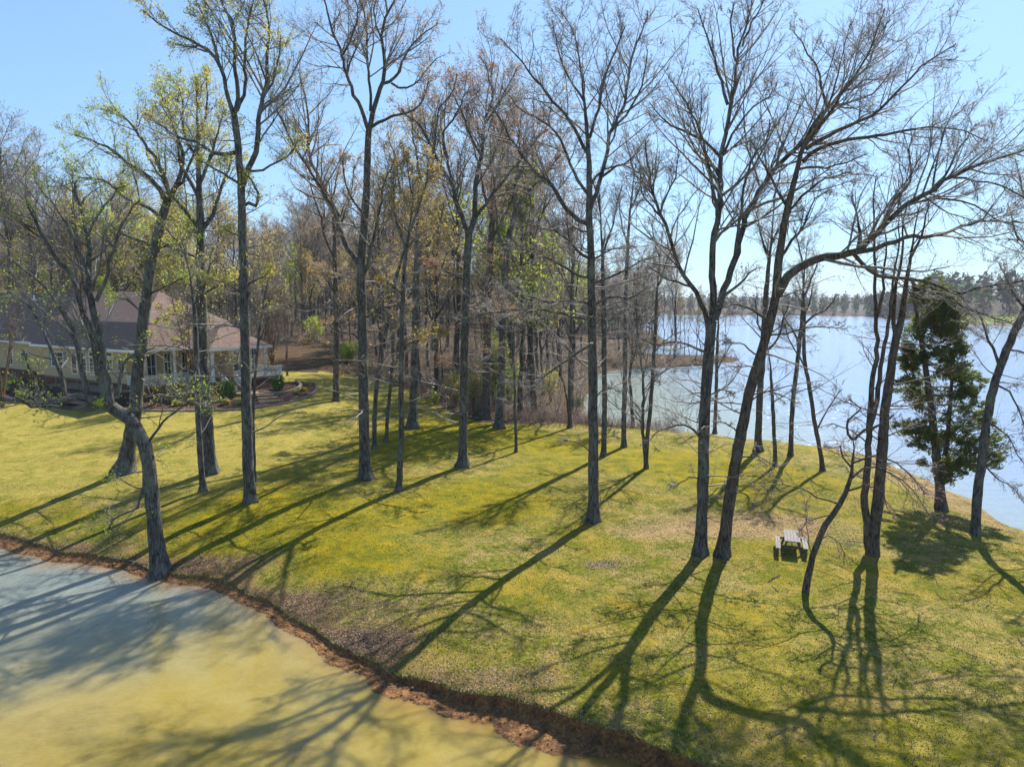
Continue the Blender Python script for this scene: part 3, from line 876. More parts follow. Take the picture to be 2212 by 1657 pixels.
# --- the air: thin even haze
hz = MB(); hz.box(-4600, 4600, -250, 4500, -3.6, 60)
hm = bpy.data.materials.new("air"); hm.use_nodes = True; hn = hm.node_tree.nodes; hn.clear()
ho = hn.new("ShaderNodeOutputMaterial"); hv = hn.new("ShaderNodeVolumePrincipled")
hv.inputs["Color"].default_value = (0.80, 0.88, 1.0, 1); hv.inputs["Density"].default_value = 0.00018
hm.node_tree.links.new(hv.outputs[0], ho.inputs["Volume"])
haze = hz.build("haze", hm, kind="stuff"); haze["label"] = "thin pale haze over the lake and far shore"

# ================================================================== THE TREES ON THE LAWN
# (every point is a place along the trunk or limb; each limb then gets its own lean towards or away from the viewer)
OAK = dict()
G_OAK = None

photo_tree("leaning_tree", "crooked leaning tree at the pond's edge, pale limbs reaching left",
    [(345, 1236), (336, 1150), (327, 1060), (318, 985), (300, 935), (272, 900), (240, 880), (225, 868)], 44, 26,
    [([(240, 882), (232, 830), (222, 780), (212, 735), (205, 680), (196, 610), (186, 520), (178, 450), (165, 395)], 22, 5, 0.15),
     ([(232, 872), (214, 800), (206, 740), (195, 700), (170, 655), (155, 600), (120, 560), (90, 500), (60, 440)], 18, 4, -0.15),
     ([(228, 870), (200, 862), (165, 856), (120, 872), (75, 873), (40, 862), (18, 862), (-20, 850)], 20, 8, -0.3),
     ([(190, 858), (186, 830), (178, 795), (168, 760), (158, 725), (146, 690), (128, 660), (100, 620), (60, 590), (20, 560)], 13, 4, 0.1),
     ([(140, 860), (136, 830), (126, 790), (116, 760), (100, 730), (80, 690), (55, 650), (20, 630)], 11, 3.5, 0.2),
     ([(88, 862), (78, 830), (66, 800), (56, 775), (50, 755)], 8, 3, -0.1),
     ([(200, 862), (176, 880), (150, 884), (112, 876), (70, 884), (48, 868), (30, 862)], 10, 4, -0.6),
     ([(252, 860), (262, 820), (268, 790), (300, 760), (330, 750)], 9, 3, 0.1),
     ([(208, 650), (228, 600), (240, 560), (262, 500), (300, 430)], 9, 3, -0.2),
     ([(186, 520), (210, 470), (240, 430), (260, 400)], 6, 3, 0.3),
     ([(195, 600), (160, 520), (120, 450), (90, 410), (70, 360)], 7, 2.5, 0.3),
     ([(268, 890), (310, 885), (350, 860), (400, 840), (440, 812)], 7, 3, -0.2),
     ([(318, 960), (340, 930), (360, 905), (400, 870), (440, 850)], 6, 2.5, -0.5),
     ([(320, 966), (330, 985), (313, 1012), (309, 1055), (306, 1085), (292, 1104), (262, 1116), (246, 1126), (238, 1140), (228, 1152)], 9, 2.5, -0.1),
     ([(246, 1122), (228, 1108), (212, 1116), (204, 1112)], 3.5, 1.5, 0), ([(309, 1055), (286, 1050), (270, 1040), (240, 1030), (225, 1034)], 3, 1.5, .1)],
    dens=0.75, leaf=(3600, 0.075, 0.09), leafm=M_LGREEN, twig=M_TWIG, flare=1.1, style=dict(l1=1.8, n2=9, n3=9), trunk_twigs=0.12, limb_bark=M_BARKP)

photo_tree("oak_tree", "spreading oak with a swollen foot on the left lawn behind the crooked leaning tree",
    [(270, 1022), (277, 975), (284, 930), (293, 880), (300, 800), (308, 710), (320, 620), (333, 540), (348, 480), (362, 432)], 40, 17,
    [([(362, 440), (340, 405), (310, 375), (275, 350), (245, 325), (205, 310), (165, 290)], 12, 2.5),
     ([(372, 432), (352, 380), (330, 330), (300, 290), (270, 255), (235, 235)], 11, 2.5),
     ([(362, 440), (382, 400), (392, 350), (388, 300), (372, 250), (345, 210)], 12, 3),
     ([(350, 470), (320, 448), (280, 430), (240, 400), (190, 385), (150, 375)], 9, 2),
     ([(372, 420), (400, 380), (418, 330), (430, 280)], 8, 2.5),
     ([(335, 535), (300, 520), (262, 505), (230, 478), (190, 470)], 8, 2.5),
     ([(328, 560), (352, 535), (390, 520), (420, 500)], 7, 2.5),
     ([(312, 680), (280, 650), (250, 640), (222, 620)], 6, 2),
     ([(318, 640), (350, 620), (380, 610), (410, 600)], 5, 2)],
    dens=1.0, leaf=(8500, 0.08, 0.10), leafm=M_LGREEN, flare=1.5, style=OAK)

photo_tree("oak_tree", "straight stout oak with yellow-green leaves standing directly behind the slimmer trunk left of centre",
    [(456, 1022), (450, 960), (443, 860), (438, 760), (436, 680), (434, 600), (433, 500), (431, 430), (428, 350), (426, 250), (424, 170)], 36, 8,
    [([(433, 500), (412, 470), (390, 440), (365, 420), (340, 380), (320, 330)], 10, 2.5),
     ([(434, 500), (455, 470), (472, 430), (490, 380), (505, 330)], 11, 2.5),
     ([(431, 430), (405, 380), (385, 330), (372, 270), (350, 220)], 9, 2.5),
     ([(430, 400), (450, 350), (470, 300), (480, 250)], 8, 2),
     ([(428, 350), (400, 290), (392, 230), (380, 180)], 7, 2),
     ([(427, 300), (445, 250), (450, 200), (446, 150)], 6, 2),
     ([(436, 640), (470, 620), (500, 610), (520, 590)], 6, 2),
     ([(438, 700), (400, 690), (370, 680), (345, 690)], 5, 2),
     ([(434, 560), (400, 545), (370, 535), (340, 520)], 6, 2)],
    dens=1.0, leaf=(9500, 0.08, 0.1), leafm=M_LYELL, style=OAK)

photo_tree("slim_tree", "slimmer dark trunk just in front of the stout oak left of centre",
    [(439, 1062), (434, 1000), (430, 940), (426, 860), (424, 760), (420, 680), (414, 620), (404, 560), (392, 520)], 18, 7,
    [([(418, 660), (440, 620), (452, 580), (460, 540)], 5, 1.8), ([(404, 560), (385, 530), (365, 505), (350, 470)], 5, 1.8),
     ([(426, 860), (452, 850), (480, 830)], 4, 1.5), ([(424, 760), (395, 740), (372, 735)], 4, 1.5)],
    dens=1.2, leaf=(700, 0.08, 0.06), leafm=M_LYELL, style=OAK)

photo_tree("tall_oak", "tall left-hand oak with a clean trunk, gold new leaves and a stubby broken limb",
    [(540, 1085), (536, 1000), (533, 900), (531, 800), (529, 700), (527, 600), (525, 520), (522, 444), (520, 384), (513, 300), (505, 247)], 32, 13,
    [([(525, 400), (546, 344), (560, 280), (566, 210), (578, 140), (582, 90), (572, 20), (570, -30)], 13, 3, 0.2),
     ([(505, 250), (491, 205), (474, 140), (445, 110), (417, 93), (375, 70), (337, 43), (310, 20)], 10, 2.5, -0.2),
     ([(505, 250), (514, 217), (511, 170), (510, 117), (502, 60), (480, 0), (470, -40)], 10, 3),
     ([(512, 240), (530, 200), (528, 140), (530, 80), (545, 20), (550, -30)], 8, 2.5),
     ([(508, 330), (467, 334), (434, 314), (384, 294), (345, 270), (317, 250)], 9, 2.5, 0.4),
     ([(526, 445), (541, 437), (554, 444), (556, 420), (548, 395), (540, 380)], 9, 3, -0.1),
     ([(528, 370), (568, 370), (600, 350), (625, 330), (640, 300)], 6, 2),
     ([(520, 400), (490, 380), (460, 360), (430, 350)], 7, 2, -0.4),
     ([(474, 145), (462, 90), (440, 40), (420, -10)], 7, 2, -0.3),
     ([(566, 215), (590, 180), (600, 130), (604, 80)], 6, 2, 0.3),
     ([(529, 640), (500, 620), (470, 610), (440, 600)], 5, 2, -0.4),
     ([(530, 620), (560, 600), (590, 590)], 4, 2, -0.4),
     ([(527, 520), (500, 500), (478, 490)], 4, 2)],
    dens=1.05, leaf=(9500, 0.078, 0.1), leafm=M_LYELL, style=OAK)

photo_tree("sapling", "thin pole-like young tree close behind the tall gold-leaved oak on the left",
    [(551, 1042), (549, 980), (547, 900), (550, 830), (558, 740), (566, 670), (578, 610), (590, 560)], 9, 4,
    [([(558, 740), (580, 690), (600, 650)], 3, 1.2), ([(550, 830), (530, 790), (520, 750)], 3, 1.2), ([(566, 670), (590, 640), (620, 620)], 3, 1.2)],
    dens=1.2, leaf=(250, 0.07, 0.05), leafm=M_LYELL, style=dict(n2=6, n3=5))

photo_tree("tall_oak", "tall forked oak left of centre, two high stems with tan buds reaching the top edge",
    [(790, 1035), (787, 960), (785, 860), (784, 760), (782, 660), (780, 580), (786, 500), (793, 400), (794, 330), (797, 278)], 32, 13,
    [([(795, 280), (778, 235), (764, 200), (750, 160), (737, 125), (727, 80), (708, 30), (690, -20)], 9, 3, 0.3),
     ([(798, 280), (812, 220), (824, 184), (830, 127), (828, 67), (845, 20), (860, -30)], 11, 3, -0.2),
     ([(800, 240), (798, 180), (795, 120), (792, 60), (775, 0), (765, -40)], 7, 3, 0.3),
     ([(824, 182), (854, 167), (872, 130), (890, 100), (924, 70), (945, 50)], 7, 2, 0.2),
     ([(802, 275), (837, 257), (865, 248), (888, 240), (912, 215), (930, 180)], 7, 2, -0.4),
     ([(780, 575), (752, 540), (735, 500), (722, 455), (700, 400), (668, 334), (661, 234), (650, 165)], 12, 2.5, 0.3),
     ([(735, 500), (715, 440), (680, 380), (634, 320), (610, 270), (590, 230)], 8, 2, -0.4),
     ([(782, 600), (798, 560), (808, 500), (820, 450), (832, 400), (850, 350)], 9, 2.5, -0.3),
     ([(828, 100), (812, 50), (815, 0), (820, -30)], 5, 2), ([(737, 125), (760, 80), (770, 30), (760, -20)], 5, 2),
     ([(845, 180), (870, 190), (900, 180), (925, 150), (940, 130)], 5, 2),
     ([(784, 740), (760, 720), (735, 715), (700, 700)], 5, 2, -.5), ([(784, 690), (815, 670), (850, 660), (890, 655)], 5, 2, -.5),
     ([(786, 820), (760, 800), (730, 800)], 4, 1.6, -.5), ([(788, 470), (760, 430), (745, 380), (740, 330)], 6, 2)],
    dens=1.1, leaf=(7500, 0.07, 0.08), leafm=M_LORANGE, style=OAK, flare=1.5)

photo_tree("slim_tree", "narrow straight tree right of the tall forked oak, trunk rooted in yellow moss",
    [(862, 1060), (864, 1000), (867, 920), (866, 840), (868, 760), (869, 680), (872, 600), (878, 540), (886, 480), (892, 420), (890, 360)], 18, 6,
    [([(878, 540), (860, 490), (850, 440), (845, 380)], 5, 2), ([(884, 500), (905, 450), (915, 400), (920, 350)], 5, 2),
     ([(890, 420), (880, 370), (870, 320)], 4, 2), ([(868, 760), (900, 730), (930, 720)], 4, 1.5), ([(870, 640), (845, 610), (820, 600)], 4, 1.5)],
    dens=1.3, leaf=(2200, 0.10, 0.09), leafm=M_LOCHRE, style=OAK)

photo_tree("oak_tree", "mid-sized tree standing alone past the house garden, rooted at the lawn's far corner",
    [(726, 867), (726, 820), (727, 760), (726, 700), (725, 620), (723, 560), (722, 500), (716, 440), (708, 380)], 18, 7,
    [([(723, 560), (700, 510), (690, 460), (672, 400), (660, 360)], 7, 2), ([(722, 510), (745, 460), (760, 410), (765, 360)], 6, 2),
     ([(716, 440), (725, 400), (735, 340)], 5, 2), ([(726, 640), (700, 600), (670, 590)], 4, 1.5), ([(726, 700), (760, 690), (790, 680)], 4, 1.5),
     ([(727, 760), (690, 740), (650, 735)], 3.5, 1.5)],
    dens=1.0, leaf=(2600, 0.13, 0.12), leafm=M_LORANGE, bark=M_BARK2, style=OAK)

photo_tree("oak_tree", "gold-crowned oak with a buttressed foot between narrow straight tree and leaf litter",
    [(890, 925), (892, 880), (894, 820), (896, 740), (898, 660), (900, 580), (901, 500), (903, 440), (906, 380)], 24, 9,
    [([(901, 500), (880, 450), (862, 390), (850, 330), (840, 290)], 8, 2), ([(903, 440), (925, 390), (940, 330), (950, 280)], 7, 2),
     ([(905, 390), (900, 330), (890, 280), (885, 240)], 6, 2), ([(900, 560), (930, 520), (950, 480), (962, 430)], 6, 2),
     ([(898, 640), (870, 600), (845, 590)], 5, 2), ([(896, 740), (930, 720), (965, 715)], 4, 1.5)],
    dens=1.1, leaf=(5200, 0.12, 0.11), leafm=M_LOCHRE, style=OAK, flare=1.5)

photo_tree("leaning_tree", "slender tree leaning right between the forked oak and the narrow straight tree",
    [(809, 970), (809, 920), (812, 850), (822, 790), (832, 730), (842, 670), (856, 600), (874, 540), (895, 480), (915, 420)], 14, 6,
    [([(842, 670), (835, 610), (830, 560)], 5, 2), ([(874, 540), (905, 510), (940, 490)], 5, 2), ([(832, 730), (860, 700), (880, 690)], 4, 1.5)],
    dens=1.2, leaf=(900, 0.1, 0.08), leafm=M_LOCHRE, style=OAK)

photo_tree("sapling", "thin grey young tree with a slight kink just right of the slender leaning tree",
    [(834, 953), (837, 900), (842, 850), (846, 800), (850, 740), (850, 680), (846, 620)], 11, 5,
    [([(846, 800), (870, 760), (885, 740)], 3.5, 1.5), ([(850, 680), (870, 640), (880, 590)], 3.5, 1.5), ([(850, 720), (825, 690), (805, 670)], 3, 1.5)],
    dens=1.2, leaf=(400, 0.09, 0.06), leafm=M_LOCHRE, style=OAK)

photo_tree("oak_tree", "dark mid-lawn oak with a V-shaped fork and wide rust-budded top",
    [(1000, 1008), (1000, 950), (1002, 860), (1003, 780), (1005, 700), (1008, 620), (1010, 560), (1013, 505)], 26, 16,
    [([(1012, 510), (1004, 488), (990, 440), (978, 400), (958, 365), (937, 334), (911, 277), (885, 250), (871, 235)], 12, 2.5, -0.25),
     ([(1013, 508), (1021, 484), (1026, 440), (1030, 400), (1038, 334), (1048, 267), (1058, 234), (1064, 185), (1066, 140)], 13, 3, 0.2),
     ([(1022, 480), (1050, 440), (1080, 400), (1120, 350), (1150, 310), (1180, 280)], 8, 2.5, -0.3),
     ([(978, 400), (965, 340), (960, 290), (985, 250), (1000, 200), (1010, 160)], 7, 2, 0.3),
     ([(937, 334), (940, 290), (950, 240), (975, 200), (985, 160)], 6, 2, -0.3), ([(1038, 334), (1010, 280), (990, 230), (975, 180)], 6, 2, 0.4),
     ([(1048, 267), (1080, 220), (1100, 180), (1115, 150)], 6, 2, -0.2), ([(1030, 400), (1060, 350), (1075, 300), (1100, 250)], 6, 2),
     ([(1064, 200), (1050, 150), (1035, 120)], 4, 2),
     ([(1006, 690), (1040, 680), (1075, 672), (1110, 668)], 5, 2, -.4), ([(1004, 820), (975, 790), (950, 785)], 4, 1.6, -.3),
     ([(1008, 610), (980, 590), (955, 585), (930, 570)], 5, 2, -.4)],
    dens=1.1, leaf=(7500, 0.08, 0.09), leafm=M_LRUST, style=OAK, flare=1.4)

photo_tree("oak_tree", "stout oak at the wood's edge beside the white fallen log, bronze buds overhead",
    [(1049, 903), (1051, 860), (1052, 800), (1053, 720), (1055, 650), (1056, 600), (1060, 540), (1064, 470), (1068, 400)], 26, 11,
    [([(1064, 470), (1045, 420), (1035, 360), (1020, 300), (1010, 260)], 8, 2), ([(1068, 400), (1085, 340), (1095, 290), (1100, 240)], 7, 2),
     ([(1060, 520), (1090, 470), (1110, 430), (1140, 400)], 7, 2), ([(1068, 410), (1062, 350), (1064, 300), (1070, 250)], 6, 2),
     ([(1054, 680), (1085, 660), (1110, 655)], 5, 2)],
    dens=1.0, leaf=(3800, 0.12, 0.11), leafm=M_LRUST, bark=M_BARK2, style=OAK, flare=1.2)

photo_tree("oak_tree", "flared-foot grey oak at the leaf-litter tip, right of the pale fallen log",
    [(1078, 925), (1080, 880), (1083, 820), (1085, 740), (1086, 680), (1090, 620), (1093, 570), (1100, 510), (1115, 455)], 22, 11,
    [([(1115, 455), (1140, 415), (1170, 390), (1195, 355), (1215, 330)], 7, 2), ([(1112, 462), (1112, 410), (1118, 360), (1125, 310), (1120, 250)], 8, 2),
     ([(1096, 540), (1075, 500), (1070, 440), (1060, 400)], 6, 2), ([(1112, 400), (1135, 350), (1150, 300), (1165, 250)], 6, 2),
     ([(1088, 640), (1120, 620), (1150, 600)], 5, 2), ([(1085, 720), (1060, 700), (1035, 700)], 4, 1.6)],
    dens=1.0, leaf=(3400, 0.11, 0.10), leafm=M_LRUST, style=OAK, flare=1.7)

photo_tree("sapling", "thin crooked young tree alone in moss, left of the big bare central tree",
    [(1115, 977), (1114, 930), (1112, 870), (1112, 820), (1108, 770), (1106, 720), (1102, 670), (1104, 620)], 9, 4,
    [([(1112, 850), (1100, 820), (1085, 805)], 2.5, 1.2), ([(1106, 720), (1120, 690), (1138, 670)], 2.5, 1.2), ([(1108, 770), (1125, 750), (1140, 745)], 2.5, 1.2)],
    dens=1.3, style=dict(n2=6, n3=5))

photo_tree("big_oak", "big bare central tree with a massive straight trunk and fan of upswept limbs",
    [(1280, 1127), (1282, 1080), (1282, 1000), (1281, 920), (1281, 840), (1280, 760), (1279, 680), (1277, 600), (1276, 540), (1273, 467), (1273, 400), (1271, 330), (1262, 220), (1252, 134), (1238, 67), (1205, 17)], 32, 5,
    [([(1275, 455), (1286, 420), (1298, 384), (1312, 330), (1321, 284), (1334, 250), (1348, 217), (1360, 165), (1368, 120), (1390, 50), (1400, 20)], 10, 2.5, 0.2),
     ([(1273, 300), (1290, 245), (1300, 210), (1311, 160), (1330, 110), (1345, 60)], 7, 2, -0.3),
     ([(1271, 484), (1250, 475), (1231, 460), (1208, 430), (1188, 400), (1160, 375), (1138, 350), (1110, 310), (1098, 294), (1080, 260), (1060, 225)], 11, 2.5, -0.35),
     ([(1271, 422), (1252, 395), (1238, 367), (1220, 330), (1205, 300), (1180, 270), (1155, 250), (1105, 217), (1080, 190)], 8, 2, 0.4),
     ([(1271, 334), (1245, 290), (1221, 250), (1195, 215), (1171, 184), (1145, 160), (1121, 134), (1081, 87)], 8, 2, -0.2),
     ([(1321, 284), (1350, 250), (1375, 210), (1395, 160), (1405, 110)], 6, 2, -.3), ([(1262, 220), (1235, 180), (1215, 130), (1200, 80), (1190, 50)], 5, 2, .3),
     ([(1298, 384), (1330, 360), (1360, 350), (1385, 320), (1400, 290)], 6, 2, -.4),
     ([(1274, 600), (1240, 590), (1205, 572), (1165, 553), (1130, 540), (1100, 515)], 7, 2, -.4),
     ([(1274, 692), (1240, 684), (1205, 676), (1150, 672), (1105, 670), (1060, 672), (1020, 678)], 7.5, 2, .3),
     ([(1284, 612), (1320, 600), (1355, 583), (1398, 560), (1430, 550)], 6, 2, -.3),
     ([(1275, 747), (1250, 757), (1220, 780), (1188, 803), (1155, 843), (1130, 870)], 6, 1.8, -.5),
     ([(1273, 655), (1230, 650), (1180, 655), (1140, 640), (1100, 625)], 5, 2, -.4),
     ([(1283, 560), (1310, 545), (1345, 535), (1370, 540)], 5, 2, .4),
     ([(1283, 500), (1262, 500), (1240, 490), (1212, 500), (1190, 520)], 5, 2, .4),
     ([(1275, 400), (1300, 370), (1350, 355), (1380, 372), (1410, 375)], 5, 2, .2),
     ([(1276, 560), (1250, 545), (1225, 520), (1195, 500), (1160, 490), (1130, 470)], 7, 2, -.5), ([(1284, 660), (1320, 640), (1360, 640), (1395, 620)], 6, 2, -.5),
     ([(1284, 960), (1320, 940), (1345, 945)], 3, 1.5, -.4), ([(1282, 980), (1250, 960), (1220, 955)], 3, 1.5, -.4), ([(1282, 860), (1310, 840), (1345, 850)], 3.5, 1.5, -.4)],
    dens=1.1, leaf=(1500, 0.05, 0.05), style=dict(l1=2.3, n2=10, n3=9), flare=1.35, trunk_twigs=0.5)

photo_tree("slim_tree", "dark medium tree half hidden behind the right side of the big bare central trunk",
    [(1304, 985), (1305, 930), (1306, 860), (1305, 780), (1305, 700), (1303, 620), (1301, 550), (1298, 480), (1295, 420)], 16, 7,
    [([(1301, 550), (1320, 500), (1330, 450), (1340, 400)], 5, 1.8), ([(1297, 460), (1285, 410), (1270, 370)], 5, 1.8), ([(1305, 700), (1335, 680), (1360, 670)], 4, 1.5)],
    dens=1.2, style=OAK)

photo_tree("slim_tree", "slim straight tree between the big central trunk and the twin-stemmed tree",
    [(1348, 966), (1348, 900), (1350, 830), (1350, 760), (1351, 680), (1353, 600), (1356, 530), (1362, 450), (1370, 380), (1378, 320)], 15, 5,
    [([(1356, 530), (1340, 480), (1330, 420)], 4, 1.6), ([(1362, 450), (1385, 400), (1400, 350)], 4, 1.6), ([(1370, 380), (1360, 330), (1350, 290)], 4, 1.6),
     ([(1351, 680), (1325, 650), (1310, 640)], 3, 1.4), ([(1350, 760), (1385, 740), (1400, 730)], 3, 1.4)],
    dens=1.2, style=OAK)

photo_tree("twin_tree", "small twin-stemmed tree, two thin trunks rising from one foot by the cove",
    [(1396, 1012), (1396, 980), (1400, 930), (1405, 880), (1409, 820), (1413, 760), (1417, 690), (1420, 620), (1425, 560), (1432, 500)], 13, 5,
    [([(1394, 1000), (1391, 950), (1389, 890), (1387, 830), (1385, 770), (1378, 700), (1375, 640)], 8, 3, 0.1),
     ([(1420, 620), (1440, 570), (1455, 530)], 4, 1.5), ([(1425, 560), (1410, 510), (1400, 470)], 4, 1.5), ([(1413, 760), (1445, 730), (1470, 720)], 3.5, 1.5)],
    dens=1.2, style=OAK, bark=M_BARK2)

photo_tree("slim_tree", "slim tree rooted in the cove brush, left of the big bare central trunk",
    [(1231, 925), (1231, 880), (1231, 820), (1232, 760), (1234, 700), (1234, 640), (1236, 580), (1240, 520)], 12, 5,
    [([(1234, 640), (1215, 600), (1200, 570)], 4, 1.5), ([(1236, 580), (1255, 540), (1265, 500)], 4, 1.5), ([(1232, 760), (1205, 740), (1185, 735)], 3, 1.5)],
    dens=1.1, style=OAK, bark=M_BARK2)

photo_tree("big_oak", "left of two big foreground trees, near-vertical trunk splitting into tall bare stems",
    [(1512, 1198), (1515, 1140), (1518, 1060), (1520, 980), (1522, 900), (1527, 820), (1532, 750), (1537, 695)], 34, 22,
    [([(1537, 700), (1540, 650), (1540, 600), (1540, 540), (1548, 470), (1554, 420), (1562, 334), (1572, 250), (1582, 190), (1594, 140), (1604, 95), (1615, 33), (1620, -20)], 17, 3, 0.15),
     ([(1530, 715), (1524, 680), (1508, 645), (1495, 620), (1475, 586), (1460, 550), (1440, 505), (1425, 467), (1412, 410), (1403, 350), (1390, 300)], 12, 3, -0.35),
     ([(1545, 690), (1556, 655), (1572, 610), (1588, 553), (1600, 500), (1618, 450), (1645, 410), (1675, 370), (1700, 345), (1730, 310), (1760, 270), (1790, 230), (1825, 195), (1865, 150), (1900, 80), (1925, 40)], 16, 2.5, 0.3),
     ([(1572, 227), (1562, 190), (1552, 157), (1538, 110), (1525, 67), (1508, 23)], 7, 2, -.1),
     ([(1558, 342), (1540, 320), (1515, 300), (1495, 290), (1475, 284), (1450, 270), (1425, 255), (1400, 225)], 7, 2, .3),
     ([(1549, 467), (1538, 400), (1528, 340), (1515, 300), (1490, 240), (1475, 200), (1450, 160)], 8, 2, -.4),
     ([(1594, 140), (1585, 100), (1580, 50), (1585, 0)], 5, 2, .2), ([(1604, 100), (1622, 60), (1640, 20), (1650, -20)], 5, 2),
     ([(1562, 334), (1585, 290), (1610, 250), (1645, 220), (1665, 190)], 6, 2, .3), ([(1588, 553), (1600, 470), (1607, 410), (1620, 350), (1650, 310), (1665, 260)], 8, 2, -.3),
     ([(1495, 620), (1460, 610), (1430, 600), (1395, 570)], 6, 2, .3), ([(1425, 467), (1440, 420), (1460, 370), (1470, 320)], 5, 2, .3),
     ([(1560, 640), (1590, 620), (1620, 590), (1640, 580)], 8, 2, .3),
     ([(1524, 960), (1500, 930), (1470, 915), (1430, 925), (1410, 950)], 6, 1.8, -.4), ([(1522, 760), (1490, 745), (1450, 735), (1420, 745), (1390, 735)], 6, 1.8, -.4),
     ([(1524, 790), (1480, 790), (1440, 800), (1410, 812)], 4, 1.8, -.5), ([(1524, 860), (1560, 840), (1590, 850)], 4, 1.8, -.5),
     ([(1520, 1040), (1490, 1030), (1450, 1050)], 4, 1.5, -.5), ([(1518, 1080), (1550, 1060), (1580, 1060)], 3, 1.5, -.5),
     ([(1430, 470), (1400, 440), (1385, 400), (1378, 360)], 5, 2, -.3)],
    dens=1.1, leaf=(1500, 0.05, 0.05), style=dict(l1=2.3, n2=10, n3=9), flare=1.1, trunk_twigs=0.45, sides=16)

photo_tree("big_oak", "right of two big foreground trees, leaning trunk with bare limbs sweeping right",
    [(1561, 1203), (1568, 1140), (1575, 1085), (1585, 1025), (1598, 950), (1612, 880), (1628, 815), (1648, 750), (1662, 700), (1674, 650), (1679, 600), (1683, 553), (1702, 450), (1722, 367), (1735, 317), (1754, 274), (1787, 232), (1805, 180), (1822, 110), (1838, 50)], 36, 5,
    [([(1678, 640), (1690, 618), (1709, 593), (1742, 570), (1775, 556), (1815, 550), (1850, 543), (1880, 522), (1905, 490), (1935, 458), (1970, 435), (2005, 418), (2060, 385), (2120, 358), (2180, 335), (2230, 315)], 20, 3, -0.2),
     ([(1735, 350), (1755, 330), (1780, 317), (1810, 305), (1842, 300), (1902, 294), (1959, 280), (2009, 277), (2050, 282), (2092, 287), (2130, 300)], 9, 2, 0.3),
     ([(1742, 322), (1765, 306), (1792, 294), (1825, 280), (1859, 267), (1892, 247), (1918, 215), (1942, 190), (1976, 150), (2026, 117), (2070, 100)], 9, 2, -0.2),
     ([(1754, 274), (1780, 240), (1812, 225), (1850, 215), (1885, 205), (1905, 185), (1920, 155)], 7, 2, .3),
     ([(1735, 317), (1760, 290), (1790, 250), (1815, 215), (1845, 170), (1875, 120), (1890, 70), (1905, 20)], 9, 2, -.3),
     ([(1787, 232), (1775, 190), (1770, 150), (1745, 110), (1720, 75)], 6, 2, .2), ([(1702, 450), (1675, 400), (1650, 350), (1625, 300)], 7, 2, -.3),
     ([(1850, 545), (1885, 540), (1920, 525), (1960, 513), (2010, 515), (2060, 500), (2110, 480), (2160, 475), (2220, 478)], 11, 2.5, 0.3),
     ([(1845, 550), (1862, 570), (1885, 593), (1942, 600), (1980, 606), (2009, 614), (2072, 636), (2109, 623), (2160, 612), (2220, 605)], 9, 3, -0.3),
     ([(2009, 620), (2050, 640), (2085, 665), (2130, 680), (2180, 700)], 5, 2, -.3),
     ([(1905, 490), (1925, 440), (1960, 400), (1965, 350), (1968, 310), (1985, 280)], 8, 2, .2), ([(1850, 545), (1860, 500), (1840, 450), (1835, 420)], 6, 2, .3),
     ([(2005, 418), (2040, 380), (2070, 330), (2090, 300), (2110, 260)], 6, 2, .3), ([(2060, 385), (2110, 390), (2150, 400), (2190, 420), (2230, 440)], 5, 2, -.3),
     ([(1960, 440), (2010, 430), (2060, 432), (2110, 450), (2150, 480)], 6, 2, -.3), ([(1722, 367), (1750, 360), (1790, 365), (1830, 350), (1870, 330)], 6, 2, -.3),
     ([(1683, 560), (1710, 520), (1740, 480), (1760, 440), (1790, 410)], 7, 2, .4), ([(1700, 460), (1730, 430), (1760, 400), (1800, 380), (1850, 370), (1890, 380)], 6, 2, .3),
     ([(1655, 690), (1620, 665), (1580, 655), (1545, 660)], 6, 2, -.4), ([(1655, 725), (1700, 720), (1750, 705), (1800, 700)], 5, 2, -.4),
     ([(1615, 870), (1650, 850), (1690, 855), (1720, 870)], 4, 1.6, -.4), ([(1600, 940), (1570, 915), (1540, 905)], 4, 1.6, -.4),
     ([(1590, 990), (1640, 985), (1680, 1010)], 4, 1.6, -.5), ([(1640, 770), (1600, 745), (1560, 740)], 4, 1.6, -.4)],
    dens=1.1, leaf=(2200, 0.05, 0.05), style=dict(l1=2.3, n2=10, n3=9), flare=1.0, trunk_twigs=0.3, sides=16, bark=M_BARK2)

